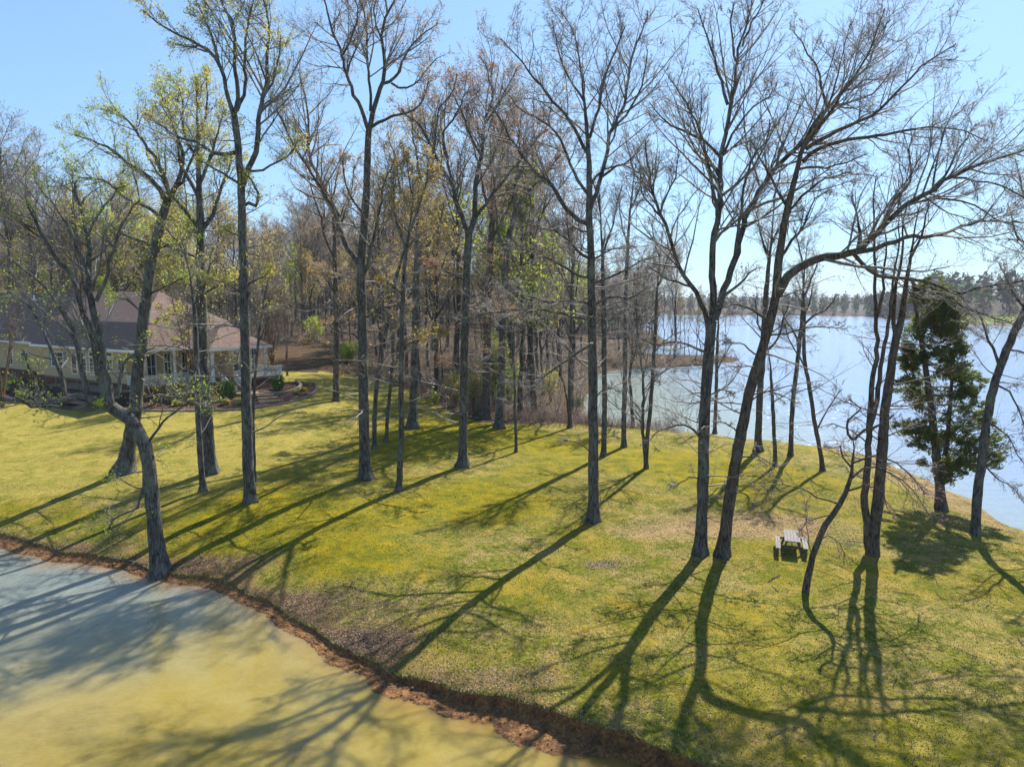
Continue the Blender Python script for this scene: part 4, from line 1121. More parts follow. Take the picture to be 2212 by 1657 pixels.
photo_tree("redbud_tree", "crooked little redbud with drooping pink-budded twigs, right of the picnic table",
    [(1741, 1279), (1746, 1245), (1751, 1219), (1760, 1190), (1771, 1159), (1782, 1134), (1797, 1114), (1812, 1092), (1828, 1064), (1838, 1030), (1841, 1003), (1845, 960), (1842, 945)], 20, 9,
    [([(1842, 950), (1832, 930), (1828, 915), (1840, 900), (1856, 890), (1850, 878), (1838, 866)], 6, 2, 0), ([(1845, 950), (1862, 930), (1885, 922), (1910, 910), (1935, 890)], 7, 2, 0.2),
     ([(1840, 1010), (1822, 985), (1815, 960), (1800, 968), (1780, 965)], 5, 1.6, -.2), ([(1830, 1060), (1860, 1050), (1885, 1055), (1910, 1070), (1925, 1100)], 5, 1.2, -.5),
     ([(1838, 1035), (1870, 1010), (1905, 1015), (1950, 1040), (1985, 1075), (2010, 1110)], 5, 1.2, -.3), ([(1762, 1185), (1775, 1165), (1795, 1160), (1812, 1180), (1818, 1205)], 3, 1, -.3),
     ([(1815, 1090), (1780, 1080), (1745, 1060), (1700, 1045), (1660, 1050), (1630, 1068)], 4, 1.2, -.3), ([(1842, 1000), (1880, 985), (1930, 1000), (1975, 1035), (2000, 1060)], 5, 1.2, .3),
     ([(1800, 1112), (1770, 1118), (1740, 1130), (1720, 1150)], 3, 1, .1), ([(1752, 1215), (1748, 1160), (1742, 1100), (1740, 1075)], 2, 1, .1)],
    dens=1.7, leaf=(2400, 0.035, 0.03), leafm=M_PINK, bark=M_BARK2, twig=M_TWIGB, style=dict(l1=1.7, n2=6, n3=5, up=-0.05, up3=-0.06, r3=0.006), flare=0.6, trunk_twigs=0.0, depth_amp=0.3)

photo_tree("multi_stem_tree", "clump of tall shaggy brown stems from one foot, right of the pink-budded redbud",
    [(1884, 1198), (1888, 1150), (1895, 1094), (1900, 1040), (1905, 987), (1909, 930), (1913, 880), (1921, 820), (1932, 753), (1941, 710), (1949, 670), (1958, 610), (1968, 553), (1975, 500), (1988, 440)], 34, 8,
    [([(1878, 1190), (1872, 1140), (1869, 1094), (1872, 1040), (1875, 987), (1877, 930), (1879, 887), (1886, 820), (1890, 787), (1892, 700), (1892, 640), (1889, 586), (1885, 520), (1890, 450), (1895, 380)], 18, 2, 0.03),
     ([(1877, 925), (1888, 890), (1895, 850), (1903, 800), (1910, 753), (1916, 700), (1923, 653), (1930, 610), (1937, 580), (1940, 520), (1938, 470)], 12, 2, -0.06),
     ([(1930, 745), (1932, 690), (1934, 640), (1936, 600), (1944, 560), (1952, 520), (1958, 470), (1962, 430)], 10, 2, 0.08),
     ([(1965, 560), (1985, 520), (2000, 470), (2005, 430)], 7, 1.5, 0.1), ([(1892, 690), (1905, 640), (1908, 590), (1915, 530), (1912, 480)], 8, 1.5, 0.1),
     ([(1907, 960), (1880, 940), (1850, 935), (1830, 950)], 3, 1.4, -.3), ([(1912, 880), (1950, 865), (1985, 860)], 3, 1.4, .2),
     ([(1872, 1040), (1840, 1020), (1810, 1010)], 3, 1.2, -.3), ([(1876, 960), (1840, 930), (1800, 920), (1770, 930)], 3.5, 1.4, -.2)],
    dens=0.9, style=dict(l1=1.6, l1f=0.22, n2=6, n3=5, a1=(40, 80), up=0.03, lmax=2.2), bark=M_BARK2, twig=M_TWIGB, flare=0.5, trunk_twigs=0.5, depth_amp=0.1)

photo_tree("leaning_tree", "grey tree at the far right edge leaning out over the lake",
    [(2105, 1155), (2109, 1100), (2115, 1040), (2122, 987), (2130, 920), (2142, 853), (2158, 800), (2176, 753), (2195, 710), (2216, 668), (2240, 600), (2260, 500), (2270, 400)], 26, 12,
    [([(2160, 795), (2148, 760), (2135, 735), (2120, 700), (2110, 680), (2098, 655), (2085, 640)], 7, 2, .2), ([(2150, 830), (2180, 850), (2200, 890), (2225, 930)], 5, 1.8, -.2),
     ([(2216, 668), (2190, 640), (2170, 600), (2150, 570)], 6, 2, .2), ([(2240, 600), (2220, 540), (2190, 500), (2175, 440)], 7, 2, -.2), ([(2260, 500), (2230, 450), (2205, 400), (2190, 350)], 7, 2, .3),
     ([(2132, 910), (2165, 930), (2190, 960), (2215, 1000)], 4, 1.6, -.3), ([(2176, 755), (2210, 760), (2240, 780)], 5, 2, .3), ([(2120, 1000), (2150, 1030), (2190, 1050), (2212, 1090)], 4, 1.4, -.2),
     ([(2265, 450), (2240, 380), (2220, 330)], 6, 2, -.2), ([(2128, 930), (2105, 905), (2090, 890)], 3, 1.5, .3)],
    dens=1.3, style=dict(l1=2.1, n2=9, n3=10, up=-0.02, up3=-0.05), flare=0.7, depth_amp=.4, leaf=(900, .05, .05), trunk_twigs=0.35)

photo_tree("shore_tree", "flared-foot shore tree just right of the big leaning trunk, at the lake bank",
    [(1638, 975), (1638, 940), (1640, 890), (1642, 840), (1646, 790), (1649, 740), (1652, 680), (1656, 620), (1662, 560), (1668, 500), (1672, 440)], 20, 8,
    [([(1662, 560), (1645, 510), (1630, 460)], 6, 2), ([(1665, 530), (1690, 480), (1705, 430)], 6, 2), ([(1672, 440), (1680, 390), (1690, 350)], 5, 2), ([(1649, 740), (1675, 710), (1700, 700)], 4, 1.5)],
    dens=1.2, style=OAK, flare=1.6, bark=M_BARK2, leaf=(700, .09, .08), leafm=M_LOCHRE)

photo_tree("shore_tree", "thin forked shore tree second in the row of four before the open lake",
    [(1674, 1006), (1674, 970), (1671, 920), (1669, 870), (1666, 820), (1663, 780), (1657, 750)], 12, 6,
    [([(1657, 752), (1648, 720), (1635, 700), (1630, 650)], 5, 2), ([(1660, 755), (1682, 730), (1695, 690), (1702, 650)], 5, 2), ([(1669, 870), (1700, 850), (1720, 840)], 3, 1.4)],
    dens=1.5, style=OAK, bark=M_BARK2)

photo_tree("shore_tree", "shore tree with a wavy stem third in the row of four before the open lake",
    [(1708, 985), (1709, 940), (1711, 890), (1716, 840), (1722, 790), (1727, 740), (1732, 690), (1734, 640), (1738, 580), (1745, 520)], 14, 6,
    [([(1727, 745), (1712, 710), (1700, 690), (1690, 660)], 5, 2), ([(1732, 690), (1750, 650), (1760, 610)], 5, 2), ([(1738, 580), (1725, 540), (1715, 490)], 4, 2), ([(1716, 850), (1745, 840), (1770, 830)], 3, 1.4)],
    dens=1.4, style=OAK, bark=M_BARK2)

photo_tree("shore_tree", "dark shore tree leaning left, rightmost in the row of four before the open lake",
    [(1777, 1017), (1773, 980), (1765, 940), (1758, 900), (1751, 853), (1745, 820), (1739, 787), (1736, 740), (1738, 690), (1737, 640), (1733, 580)], 13, 6,
    [([(1738, 700), (1760, 680), (1785, 665), (1810, 640)], 6, 2), ([(1737, 640), (1755, 600), (1765, 560)], 5, 2), ([(1764, 930), (1785, 890), (1800, 860), (1815, 840)], 4, 1.5), ([(1742, 800), (1725, 770), (1712, 750), (1700, 700)], 4, 1.5)],
    dens=1.4, style=OAK, bark=M_BARK2)

photo_tree("slim_tree", "thin dark tree standing in the lake margin close right of the left big foreground trunk",
    [(1544, 937), (1545, 900), (1547, 850), (1548, 800), (1550, 740), (1552, 690), (1553, 640)], 11, 5,
    [([(1548, 800), (1565, 770), (1580, 740)], 3.5, 1.5), ([(1550, 740), (1535, 710), (1525, 690)], 3.5, 1.5), ([(1547, 850), (1575, 830), (1600, 790)], 3, 1.5)],
    dens=1.2, style=OAK, bark=M_BARK2, leaf=(300, .09, .08), leafm=M_LOCHRE)

# --- the cedar at the right shore
def cedar():
    rng = np.random.default_rng(77)
    base = on_ground(2032, 1102); y0 = base[1]; pm = y0 / FPX
    tr = [(2032, 1102), (2030, 1050), (2024, 1000), (2018, 940), (2010, 870), (2000, 800), (1990, 735), (1980, 680), (1974, 640), (1972, 600)]
    pts = np.array([at_y(a, b, y0) for a, b in tr]); pts[0] = base
    foot = pts[0] - (0, 0, 0.4)
    path = smooth_path(np.vstack([foot, pts]), 30); r = np.linspace(22, 5, 30) * .5 * pm
    trunk = trunk_mesh(path, r, 12, 0.8, 0.05, 5)
    st2 = [(2030, 1040), (2045, 960), (2052, 880), (2058, 800), (2065, 730), (2072, 680)]
    p2 = smooth_path(np.array([at_y(a, b, y0 + 0.6) for a, b in st2]), 20)
    limbs = [tubes(p2[None], (np.linspace(11, 4, 20) * .5 * pm)[None], 8)]
    # crown outline in picture units: left and right reach at each height
    hs = [(610, 1990, 2035), (650, 1975, 2060), (685, 1975, 2075), (720, 1955, 2090), (760, 1940, 2110), (820, 1930, 2130), (880, 1935, 2150), (930, 1925, 2172), (980, 1950, 2165), (1020, 2000, 2120), (1045, 2025, 2080)]
    H = np.array(hs, float)
    Pb, Rb, tips = [], [], []
    for i in range(160):
        py = rng.uniform(612, 1035)
        xl = np.interp(py, H[:, 0], H[:, 1]); xr = np.interp(py, H[:, 0], H[:, 2])
        src, tx_ = (path, None) if (rng.random() < 0.55) else (p2, None)
        z_here = at_y(2000, py, y0)[2]
        j = int(np.argmin(np.abs(src[:, 2] - z_here - rng.uniform(-0.3, 0.5))))
        s = src[j]
        az = rng.uniform(0, 2 * np.pi)
        cx = at_y((xl + xr) / 2, py, y0)[0]; rx = (xr - xl) / 2 * pm
        reach = rng.uniform(0.6, 1.0)
        e = np.array([cx + math.cos(az) * rx * reach, y0 + math.sin(az) * rx * 0.8 * reach, z_here + rng.uniform(-0.2, 0.35)])
        n = 7; u = np.linspace(0, 1, n)[:, None]
        P = s * (1 - u) + e * u; P[:, 2] += -0.25 * np.sin(u[:, 0] * np.pi) * np.linalg.norm(e - s) * 0.3
        P[1:] += rng.normal(size=(n - 1, 3)) * 0.05
        Pb.append(P); Rb.append(np.linspace(0.035, 0.01, n))
    A, AR = np.array(Pb), np.array(Rb)
    Vs, Qs = [], []; off = 0
    V, Q = tubes(A, AR, 4); Vs.append(V); Qs.append(Q); off += len(V)
    Bc, BR = spawn(rng, A, AR, np.full(len(A), 13), 0.25, 0.38, 4, (25, 60), 0.02, 0.2, 0.007, 0.6, 0.9, 0.5)
    Qs = [np.concatenate([Q[:, [0, 1, 2]], Q[:, [0, 2, 3]]]) for Q in Qs]
    V, Q = cones(Bc, BR); Vs.append(V); Qs.append(Q + off)
    # sprays: slim upswept tufts of foliage
    c = Bc[:, 1:].reshape(-1, 3)
    N = 44000
    cc = c[rng.integers(0, len(c), N)] + rng.normal(size=(N, 3)) * np.array([0.09, 0.09, 0.06])
    keep = wob(cc[:, 0] * 1.3, cc[:, 2] * 1.4, 2.0, 1.0) + 0.5 * wob(cc[:, 1], cc[:, 2], 3.0, 2.0) > -0.9
    cc = cc[keep]; N = len(cc)
    d = norm(cc - np.array([pts[4][0], y0, 0]) * [1, 1, 0] - np.array([0, 0, 1]) * cc[:, 2:3]); d[:, 2] = 0.35 + 0.3 * rng.random(N); d = norm(d + rng.normal(size=(N, 3)) * 0.5)
    w = norm(np.cross(d, rng.normal(size=(N, 3))))
    s = rng.uniform(0.07, 0.17, N)[:, None]
    V = np.stack([cc - d * s, cc + w * s * 0.28, cc + d * s, cc - w * s * 0.28], 1).reshape(-1, 3)
    lv = (V, np.arange(N * 4).reshape(-1, 4))
    finish_tree("cedar_tree", [base[0], base[1], gz(base[0], base[1])], "dark evergreen cedar at the right-hand shore with ragged drooping sprays",
                "tree", None, trunk, limbs, (np.vstack(Vs), np.vstack(Qs)), lv, M_BARK2, M_TWIGB, M_CEDAR)
cedar()

# ================================================================== THE WOOD BEHIND THE LAWN
def auto_tree_mesh(seed, H, fork, nlimb, w, dens, leaf, style=None, spread=0.36, lean=0.0, twig_n=(6, 5)):
    rng = np.random.default_rng(seed)
    n = 16
    zz = np.linspace(-0.4, H * 0.8, n)
    x = np.cumsum(rng.normal(size=n)) * 0.08 + lean * np.maximum(zz, 0); y = np.cumsum(rng.normal(size=n)) * 0.08
    x -= x[1]; y -= y[1]
    path = np.stack([x, y, zz], 1); r = np.linspace(w, w * 0.25, n) * 0.5
    Vt, Qt = trunk_mesh(path, r, 8, 0.9, 0.04, seed)
    limbs = []; lv_, lq = [Vt], [Qt]; off = len(Vt)
    for i in range(nlimb):
        t = fork + (0.97 - fork) * (i + rng.random() * 0.7) / nlimb
        k = t * (n - 1); k0 = min(int(k), n - 2); p = path[k0] * (1 - (k - k0)) + path[k0 + 1] * (k - k0)
        a = rng.uniform(0, 6.283); L = H * rng.uniform(0.26, 0.44) * (1.15 - 0.5 * t)
        d = np.array([math.cos(a) * spread * 1.6, math.sin(a) * spread * 1.6, 1.0]); d /= np.linalg.norm(d)
        P = [p]
        for s in range(7):
            d = norm(d + rng.normal(size=3) * 0.10 + np.array([0, 0, 0.07])); P.append(P[-1] + d * L / 7)
        P = np.array(P); rr = np.linspace(r[k0] * 0.6, 0.015, 8)
        V, Q = tubes(P[None], rr[None], 5); lv_.append(V); lq.append(Q + off); off += len(V)
        limbs.append((P, rr))
    limbs.append((path[-6:], r[-6:]))
    cr, lv = crown_from(rng, limbs, dens, leaf, dict(dict(l1=1.7, n2=twig_n[0] + 1, n3=twig_n[1] + 3, r3=0.011, up=0.06), **(style or {})))
    # dead twiggy side shoots along the stem
    side, _ = crown_from(rng, [(path[4:], r[4:] * 0.3)], 0.5, None, dict(a1=(60, 95), up=0.0, t0=0.0, l1f=0.22, lmax=2.8, n2=5, n3=4, r3=0.010))
    cr = (np.vstack([cr[0], side[0]]), np.vstack([cr[1], side[1] + len(cr[0])]))
    return (np.vstack(lv_), np.vstack(lq)), cr, lv

def make_variant(seed, H, fork, nlimb, w, dens, leaf, leafm, style=None, spread=0.36, lean=0.0, twig_n=(6, 5)):
    tr, cr, lv = auto_tree_mesh(seed, H, fork, nlimb, w, dens, leaf, style, spread, lean, twig_n)
    a = np_mesh("trunk", tr[0], tr[1], mats=[M_BARKF], smooth=True)
    b = np_mesh("crown", cr[0], None, cr[1], mats=[M_TWIGF])
    c = np_mesh("foliage", lv[0], lv[1], mats=[leafm]) if lv is not None and len(lv[0]) else None
    return a, b, c, H

def plant(variant, name, x, y, label, group=None, s=1.0, rz=None, cat="tree", rg=None, z=None):
    a, b, c, H = variant
    root = empty(name, (x, y, gz(x, y) if z is None else z), label, cat, group)
    root.scale = (s, s, s); root.rotation_euler = (0, 0, random.uniform(0, 6.28) if rz is None else rz)
    link(bpy.data.objects.new("trunk", a), root); link(bpy.data.objects.new("crown", b), root)
    if c: link(bpy.data.objects.new("foliage", c), root)
    return root

V_BARE = [make_variant(201, 21, 0.42, 8, 0.42, 1.7, (500, .10, .08), M_LRUST), make_variant(202, 23, 0.5, 8, 0.48, 1.7, (400, .10, .08), M_LOCHRE),
          make_variant(203, 18, 0.38, 7, 0.34, 1.7, None, M_LBARE)]
V_OCHRE = [make_variant(211, 19, 0.38, 9, 0.38, 1.7, (2300, .13, .16), M_LOCHRE), make_variant(212, 16, 0.32, 9, 0.3, 1.7, (2300, .13, .18), M_LOCHRE)]
V_RUST = [make_variant(221, 21, 0.42, 9, 0.44, 1.7, (1500, .12, .13), M_LRUST), make_variant(222, 19, 0.4, 9, 0.38, 1.7, (1500, .12, .13), M_LORANGE)]
V_GREEN = [make_variant(231, 18, 0.34, 9, 0.4, 1.7, (3200, .15, .2), M_LYELL), make_variant(232, 16, 0.3, 9, 0.34, 1.7, (3400, .15, .2), M_LGREEN)]
V_THIN = [make_variant(241, 12, 0.4, 5, 0.16, 1.0, (250, .12, .1), M_LOCHRE, spread=0.25, twig_n=(5, 4)), make_variant(242, 10, 0.3, 5, 0.13, 1.0, None, M_LBARE, spread=0.22, lean=0.05, twig_n=(5, 4))]

rgw = np.random.default_rng(42)
LBL = {"bare": "bare grey tree standing in the wood behind the lawn", "ochre": "tree with ochre new leaves in the wood behind the lawn",
       "rust": "tree with rust-red buds in the wood behind the lawn", "green": "tree in fresh green leaf in the wood behind the house and lawn",
       "thin": "thin young tree in the undergrowth of the wood behind the lawn"}
placed = []
HOUSE_C = np.array([-45.0, 84.0])
tries = 0
while len(placed) < 285 and tries < 20000:
    tries += 1
    an = rgw.uniform(-0.74, 0.245); er = float(np.interp(an, *EDGE))
    r = er + 1.5 + (rgw.random() ** 1.55) * (250 - er)
    x, y = r * math.sin(an), r * math.cos(an)
    if np.hypot(x - HOUSE_C[0], y - HOUSE_C[1]) < 19 or (x < -28 and y < 92): continue
    if land_dist(np.array([x]), np.array([y]))[0] < 2.0: continue
    md = 2.2 + (r - er) * 0.012
    if any((x - a) ** 2 + (y - b) ** 2 < md * md for a, b in placed): continue
    placed.append((x, y))
    pxx = 1106 + math.tan(an) * FPX
    u = rgw.random()
    if pxx < 420: kind = "green" if u < 0.38 else "ochre" if u < 0.55 else "bare"
    elif pxx < 960: kind = "ochre" if u < 0.26 else "green" if u < 0.32 else "rust" if u < 0.42 else "bare"
    else: kind = "rust" if u < 0.14 else "ochre" if u < 0.26 else "green" if u < 0.46 else "bare"
    if rgw.random() < 0.20: kind = "thin"
    vs = {"bare": V_BARE, "ochre": V_OCHRE, "rust": V_RUST, "green": V_GREEN, "thin": V_THIN}[kind]
    v = vs[rgw.integers(0, len(vs))]
    s = rgw.uniform(1.0, 1.45) * (1.2 if pxx < 420 else 1.22 if r - er < 70 else 1.1) * (0.85 if pxx > 1290 else 1.0)
    zone = ("behind the house roof" if pxx < 420 else "between house and tall forked oak" if pxx < 790 else "left of the V-forked dark oak" if pxx < 1000
            else "between V-forked oak and central trunk" if pxx < 1280 else "by the cove right of the central trunk")
    deep = "at the wood's front edge" if r - er < 9 else "just inside the wood" if r - er < 35 else "deep in the wood"
    look = {"bare": "bare grey tree", "ochre": "ochre-leaved tree", "rust": "rust-budded tree", "green": "fresh green tree", "thin": "thin young tree"}[kind]
    plant(v, "wood_tree", x, y, look + " " + deep + ", " + zone, {"bare": "bare trees of the wood", "ochre": "ochre-leaved trees of the wood", "rust": "rust-budded trees of the wood",
          "green": "fresh green trees of the wood", "thin": "thin young trees of the wood"}[kind], s=s)

# thin trees standing on the spit and in the flooded margin of the cove
sp = [(1432, 768), (1446, 774), (1458, 766), (1466, 782), (1478, 770), (1490, 778), (1502, 784), (1516, 772), (1528, 776), (1448, 752), (1470, 748), (1420, 775), (1566, 774)]
for i, (px, py) in enumerate(sp):
    p = at_z(px, py, 0.15)
    plant(V_THIN[i % 2], "spit_tree", p[0], p[1], "thin bare tree on the low spit reaching into the lake", "thin trees on the spit", s=random.uniform(1.1, 1.6), z=0.1)

# undergrowth stems, brush and saplings too many to count
def stems(name, pts, hmin, hmax, r0, m, label, cat, twigs=3, seed=9, lean=0.25):
    rng = np.random.default_rng(seed)
    N = len(pts); n = 4
    h = rng.uniform(hmin, hmax, N) ** 1.0
    d = norm(np.stack([rng.normal(size=N) * lean, rng.normal(size=N) * lean, np.ones(N)], 1))
    P = np.empty((N, n, 3)); cur = np.array(pts, float); P[:, 0] = cur
    for i in range(1, n):
        d = norm(d + rng.normal(size=(N, 3)) * 0.14); cur = cur + d * (h / (n - 1))[:, None]; P[:, i] = cur
    Rr = (r0 * (0.5 + h / hmax))[:, None] * np.linspace(1, 0.35, n)[None]
    V, Q = cones(P, Rr)
    C, CR = spawn(rng, P, Rr, np.full(N, twigs), 0.2, 0.45, 2, (25, 70), 0.05, 0.25, r0 * 0.45, 0.7, 2.0, 0.5)
    V2, Q2 = cones(C, CR)
    o = bpy.data.objects.new(name, np_mesh(name, np.vstack([V, V2]), None, np.vstack([Q, Q2 + len(V)]), mats=[m])); link(o)
    return tag(o, label, cat, kind="stuff")

def wood_points(N, rg, rmax, power=1.4, amin=-0.72, amax=0.25):
    out = []
    while len(out) < N:
        an = rg.uniform(amin, amax, 4000); er = np.interp(an, *EDGE); r = er + 0.5 + rg.random(4000) ** power * rmax
        x, y = r * np.sin(an), r * np.cos(an)
        ok = (land_dist(x, y) > 0.4) & (np.hypot(x - HOUSE_C[0], y - HOUSE_C[1]) > 19) & ~((x < -28) & (y < 92))
        out += list(zip(x[ok], y[ok]))
    out = np.array(out[:N]); z = ground(out[:, 0], out[:, 1]) - 0.05
    return np.column_stack([out, z])
rg4 = np.random.default_rng(31)
stems("undergrowth", wood_points(3900, rg4, 120), 1.2, 7.5, 0.022, M_TWIGF, "tangle of leafless saplings and undergrowth filling the wood", "undergrowth", 5, 9, 0.2)
# low reddish brush along the cove side of the lawn
M_BRUSH = twig_mat("brush_twigs", (0.24, 0.15, 0.115), (0.36, 0.26, 0.21))
bp = []
while len(bp) < 1900:
    px = rg4.uniform(1085, 1470); py = rg4.uniform(893, 932)
    p = at_z(px, py + rg4.normal() * 4, 0.6)
    if land_dist(np.array([p[0]]), np.array([p[1]]))[0] > 0.2: bp.append((p[0], p[1], gz(p[0], p[1])))
stems("shore_brush", np.array(bp), 0.3, 1.5, 0.012, M_BRUSH, "low reddish brush and dead weeds along the cove bank", "brush", 4, 10, 0.35)
bp = wood_points(2200, rg4, 9, 1.0, -0.28, 0.14)
stems("edge_brush", bp, 0.3, 1.7, 0.012, M_BRUSH, "knee-high brown brush at the edge of the wood beyond the lawn", "brush", 4, 12, 0.35)
sp_ = []
while len(sp_) < 500:
    px = rg4.uniform(1400, 1600); py = rg4.uniform(768, 795); p = at_z(px, py, 0.2)
    if land_dist(np.array([p[0]]), np.array([p[1]]))[0] > 0.1: sp_.append((p[0], p[1], 0.1))
stems("spit_brush", np.array(sp_), 0.4, 2.2, 0.02, M_BRUSH, "brown dead weeds covering the low spit in the lake", "brush", 4, 13, 0.3)

# --- shrubs with leaves of their own at the wood's edge
def leafy_shrub(px, py, h, rx, leafm, label, count, size, name="shrub", seed=1, ry=None, cat="shrub"):
    rng = np.random.default_rng(seed); b = on_ground(px, py)
    n = 14; P = np.empty((n, 6, 3)); 
    for i in range(n):
        a = rng.uniform(0, 6.28); e = np.array([math.cos(a) * rx * rng.uniform(.2, .9), math.sin(a) * rx * rng.uniform(.2, .9), h * rng.uniform(.6, 1.0)])
        u = np.linspace(0, 1, 6)[:, None]; P[i] = u * e * np.array([1, 1, 1]) + np.sin(u * 3.14) * np.array([0, 0, h * .06]); P[i, 1:] += rng.normal(size=(5, 3)) * .05
    Rr = np.linspace(0.03, 0.01, 6)[None].repeat(n, 0) * (h / 3) ** .5
    V, Q = tubes(P, Rr, 4)
    C, CR = spawn(rng, P, Rr, np.full(n, 12), 0.15, 0.4, 4, (25, 65), 0.08, 0.2, 0.007, .6, 1.6, .5)
    V2, Q2 = tubes(C, CR, 3)
    tips = np.vstack([C[:, 1:].reshape(-1, 3), P[:, 2:].reshape(-1, 3)])
    lv = leaves_at(rng, tips, count, size, size * 1.3)
    root = empty(name, b, label, cat)
    link(bpy.data.objects.new("stem", np_mesh("stem", np.vstack([V, V2]), np.vstack([Q, Q2 + len(V)]), mats=[M_TWIGB])), root)
    link(bpy.data.objects.new("foliage", np_mesh("foliage", lv[0], lv[1], mats=[leafm])), root)
leafy_shrub(1066, 888, 8.5, 1.5, M_LIME, "tall bright lime-green shrub glowing between the two stout oaks at the wood's edge", 5200, .15, seed=3)
leafy_shrub(1100, 880, 5.5, 1.6, M_LIME, "bright green shrub right of the flared grey oak at the wood's edge", 2200, .14, seed=4)
leafy_shrub(1022, 893, 5.2, 1.3, M_LYELL, "yellow-green shrub leaning left of the stout oak by the fallen log", 1500, .11, seed=5)
leafy_shrub(985, 880, 3.8, 1.3, M_LYELL, "pale yellow-green bush behind the dark V-forked oak", 1200, .10, seed=6)
leafy_shrub(752, 782, 2.6, 2.4, M_LGREEN, "low dense green bush at the wood's edge behind the tall forked oak", 3800, .15, seed=7)
leafy_shrub(1190, 872, 4.5, 1.8, M_LYELL, "loose green-leaved shrub in the brush behind the slim left bank tree", 1300, .11, seed=8)
leafy_shrub(1246, 886, 1.6, 1.0, M_BUSH, "small dark green bush low in the cove brush left of the big central trunk", 1500, .09, seed=9)
leafy_shrub(939, 874, 1.3, 0.9, M_LGREEN, "little bright green bush at the corner where lawn meets leaf litter", 700, .08, seed=10)
leafy_shrub(680, 742, 5.0, 2.2, M_LGREEN, "green-leaved bush in the shade beyond the house garden", 2600, .16, seed=11)

# ================================================================== LEAF LITTER, GRASS, STICKS
def lawn_points(N, rg, y0, y1, p=1.0):
    xs, ys = [], []
    tot = 0
    while tot < N:
        k = 60000
        y = y0 + (y1 - y0) * rg.random(k) ** p; x = rg.uniform(-0.78, 0.78, k) * y
        ok = (y > lip_y(x) + 0.03) & (land_dist(x, y) > 0.6)
        xs.append(x[ok]); ys.append(y[ok]); tot += ok.sum()
    return np.concatenate(xs)[:N], np.concatenate(ys)[:N]

def island_mat(name, stops, rough=0.8):
    m = mat(name, rough=rough, spec=0.15); q = NB(m)
    q.color(q.ramp(q.geo.outputs["Random Per Island"], stops))
    return m

def blades(name, x, y, h, w, m, label, cat, seed=1, lie=0.3):
    rg = np.random.default_rng(seed); N = len(x); z = ground(x, y)
    b = np.stack([x, y, z], 1); a = rg.uniform(0, 6.283, N); hh = h * rg.uniform(0.5, 1.4, N)
    u = np.stack([np.cos(a), np.sin(a), np.zeros(N)], 1) * (w * rg.uniform(.6, 1.4, N))[:, None]
    t = np.stack([rg.normal(size=N) * lie, rg.normal(size=N) * lie, np.ones(N)], 1); t = norm(t) * hh[:, None]
    V = np.stack([b - u / 2, b + u / 2, b + t], 1).reshape(-1, 3)
    o = bpy.data.objects.new(name, np_mesh(name, V, None, np.arange(N * 3).reshape(-1, 3), mats=[m])); link(o)
    return tag(o, label, cat, kind="stuff")

rg5 = np.random.default_rng(8)
M_GB = island_mat("grass_blades", [(0.0, (0.08, 0.13, 0.012)), (0.35, (0.20, 0.25, 0.02)), (0.6, (0.38, 0.36, 0.05)), (0.8, (0.66, 0.52, 0.24)), (1.0, (0.95, 0.78, 0.55))], 0.7)
gx, gy = lawn_points(165000, rg5, 14, 46, 1.0)
k = rg5.random(len(gx)) < (0.35 + 0.65 * sstep(-0.3, 0.5, wob(gx, gy, 1.3, 3) + 0.6 * wob(gx, gy, 3.7, 5)))
blades("grass", gx[k], gy[k], 0.055, 0.022, M_GB, "short patchy spring grass and straw covering the near lawn", "grass", 2, 0.6)
# ragged turf hanging over the lip of the bank
lx = rg5.uniform(-30, 12, 9000); lyy = lip_y(lx) + np.abs(rg5.normal(size=9000)) * 0.07 + 0.01
blades("lip_grass", lx, lyy, 0.10, 0.03, M_GB, "ragged tufts of turf along the top of the pond bank", "grass", 3, 0.9)

M_LF = island_mat("fallen_leaves", [(0.0, (0.10, 0.05, 0.04)), (0.4, (0.22, 0.13, 0.10)), (0.75, (0.36, 0.25, 0.18)), (1.0, (0.52, 0.42, 0.34))], 0.6)
spots = [(650, 1312, 2.8, 1.2, 5500), (740, 1385, 2.0, .8, 3500), (420, 1225, 3, 1.0, 3000), (150, 1180, 6, .9, 4000), (1050, 1470, 3.5, 1.0, 2500), (820, 1400, 2.2, .9, 2600),
         (1300, 1220, .7, .4, 900), (2000, 1460, 5, 3, 2500), (1600, 1130, 8, 4, 2500), (1400, 1540, 3, 1.4, 1500), (1850, 1170, 1.4, .5, 500)]
LX, LYs = [], []
for px, py, rx, ry, n in spots:
    c_ = on_ground(px, py); LX.append(c_[0] + rg5.normal(size=n) * rx * .8); LYs.append(c_[1] + rg5.normal(size=n) * ry * .8)
ax, ay = lawn_points(9000, rg5, 15, 60); LX.append(ax); LYs.append(ay)
wp = wood_points(9000, rg5, 14, 1.0, -0.3, 0.2); LX.append(wp[:, 0]); LYs.append(wp[:, 1])
LX = np.concatenate(LX); LYs = np.concatenate(LYs)
k = (LYs > lip_y(LX)) & (land_dist(LX, LYs) > 0.3); LX, LYs = LX[k], LYs[k]
N = len(LX); c = np.stack([LX, LYs, ground(LX, LYs) + 0.015], 1)
u = norm(np.stack([rg5.normal(size=N), rg5.normal(size=N), rg5.normal(size=N) * .35], 1)); v = norm(np.cross(u, np.stack([rg5.normal(size=N) * .3, rg5.normal(size=N) * .3, np.ones(N)], 1)))
s = rg5.uniform(0.014, 0.042, N)[:, None]
V = np.stack([c - u * s, c + v * s * .6 + [0, 0, .01], c + u * s, c - v * s * .6 + [0, 0, .01]], 1).reshape(-1, 3)
o = bpy.data.objects.new("leaf_litter", np_mesh("leaf_litter", V, np.arange(N * 4).reshape(-1, 4), mats=[M_LF])); link(o)
tag(o, "brown and pinkish dead leaves scattered over lawn, bank and wood edge", "leaf litter", kind="stuff")

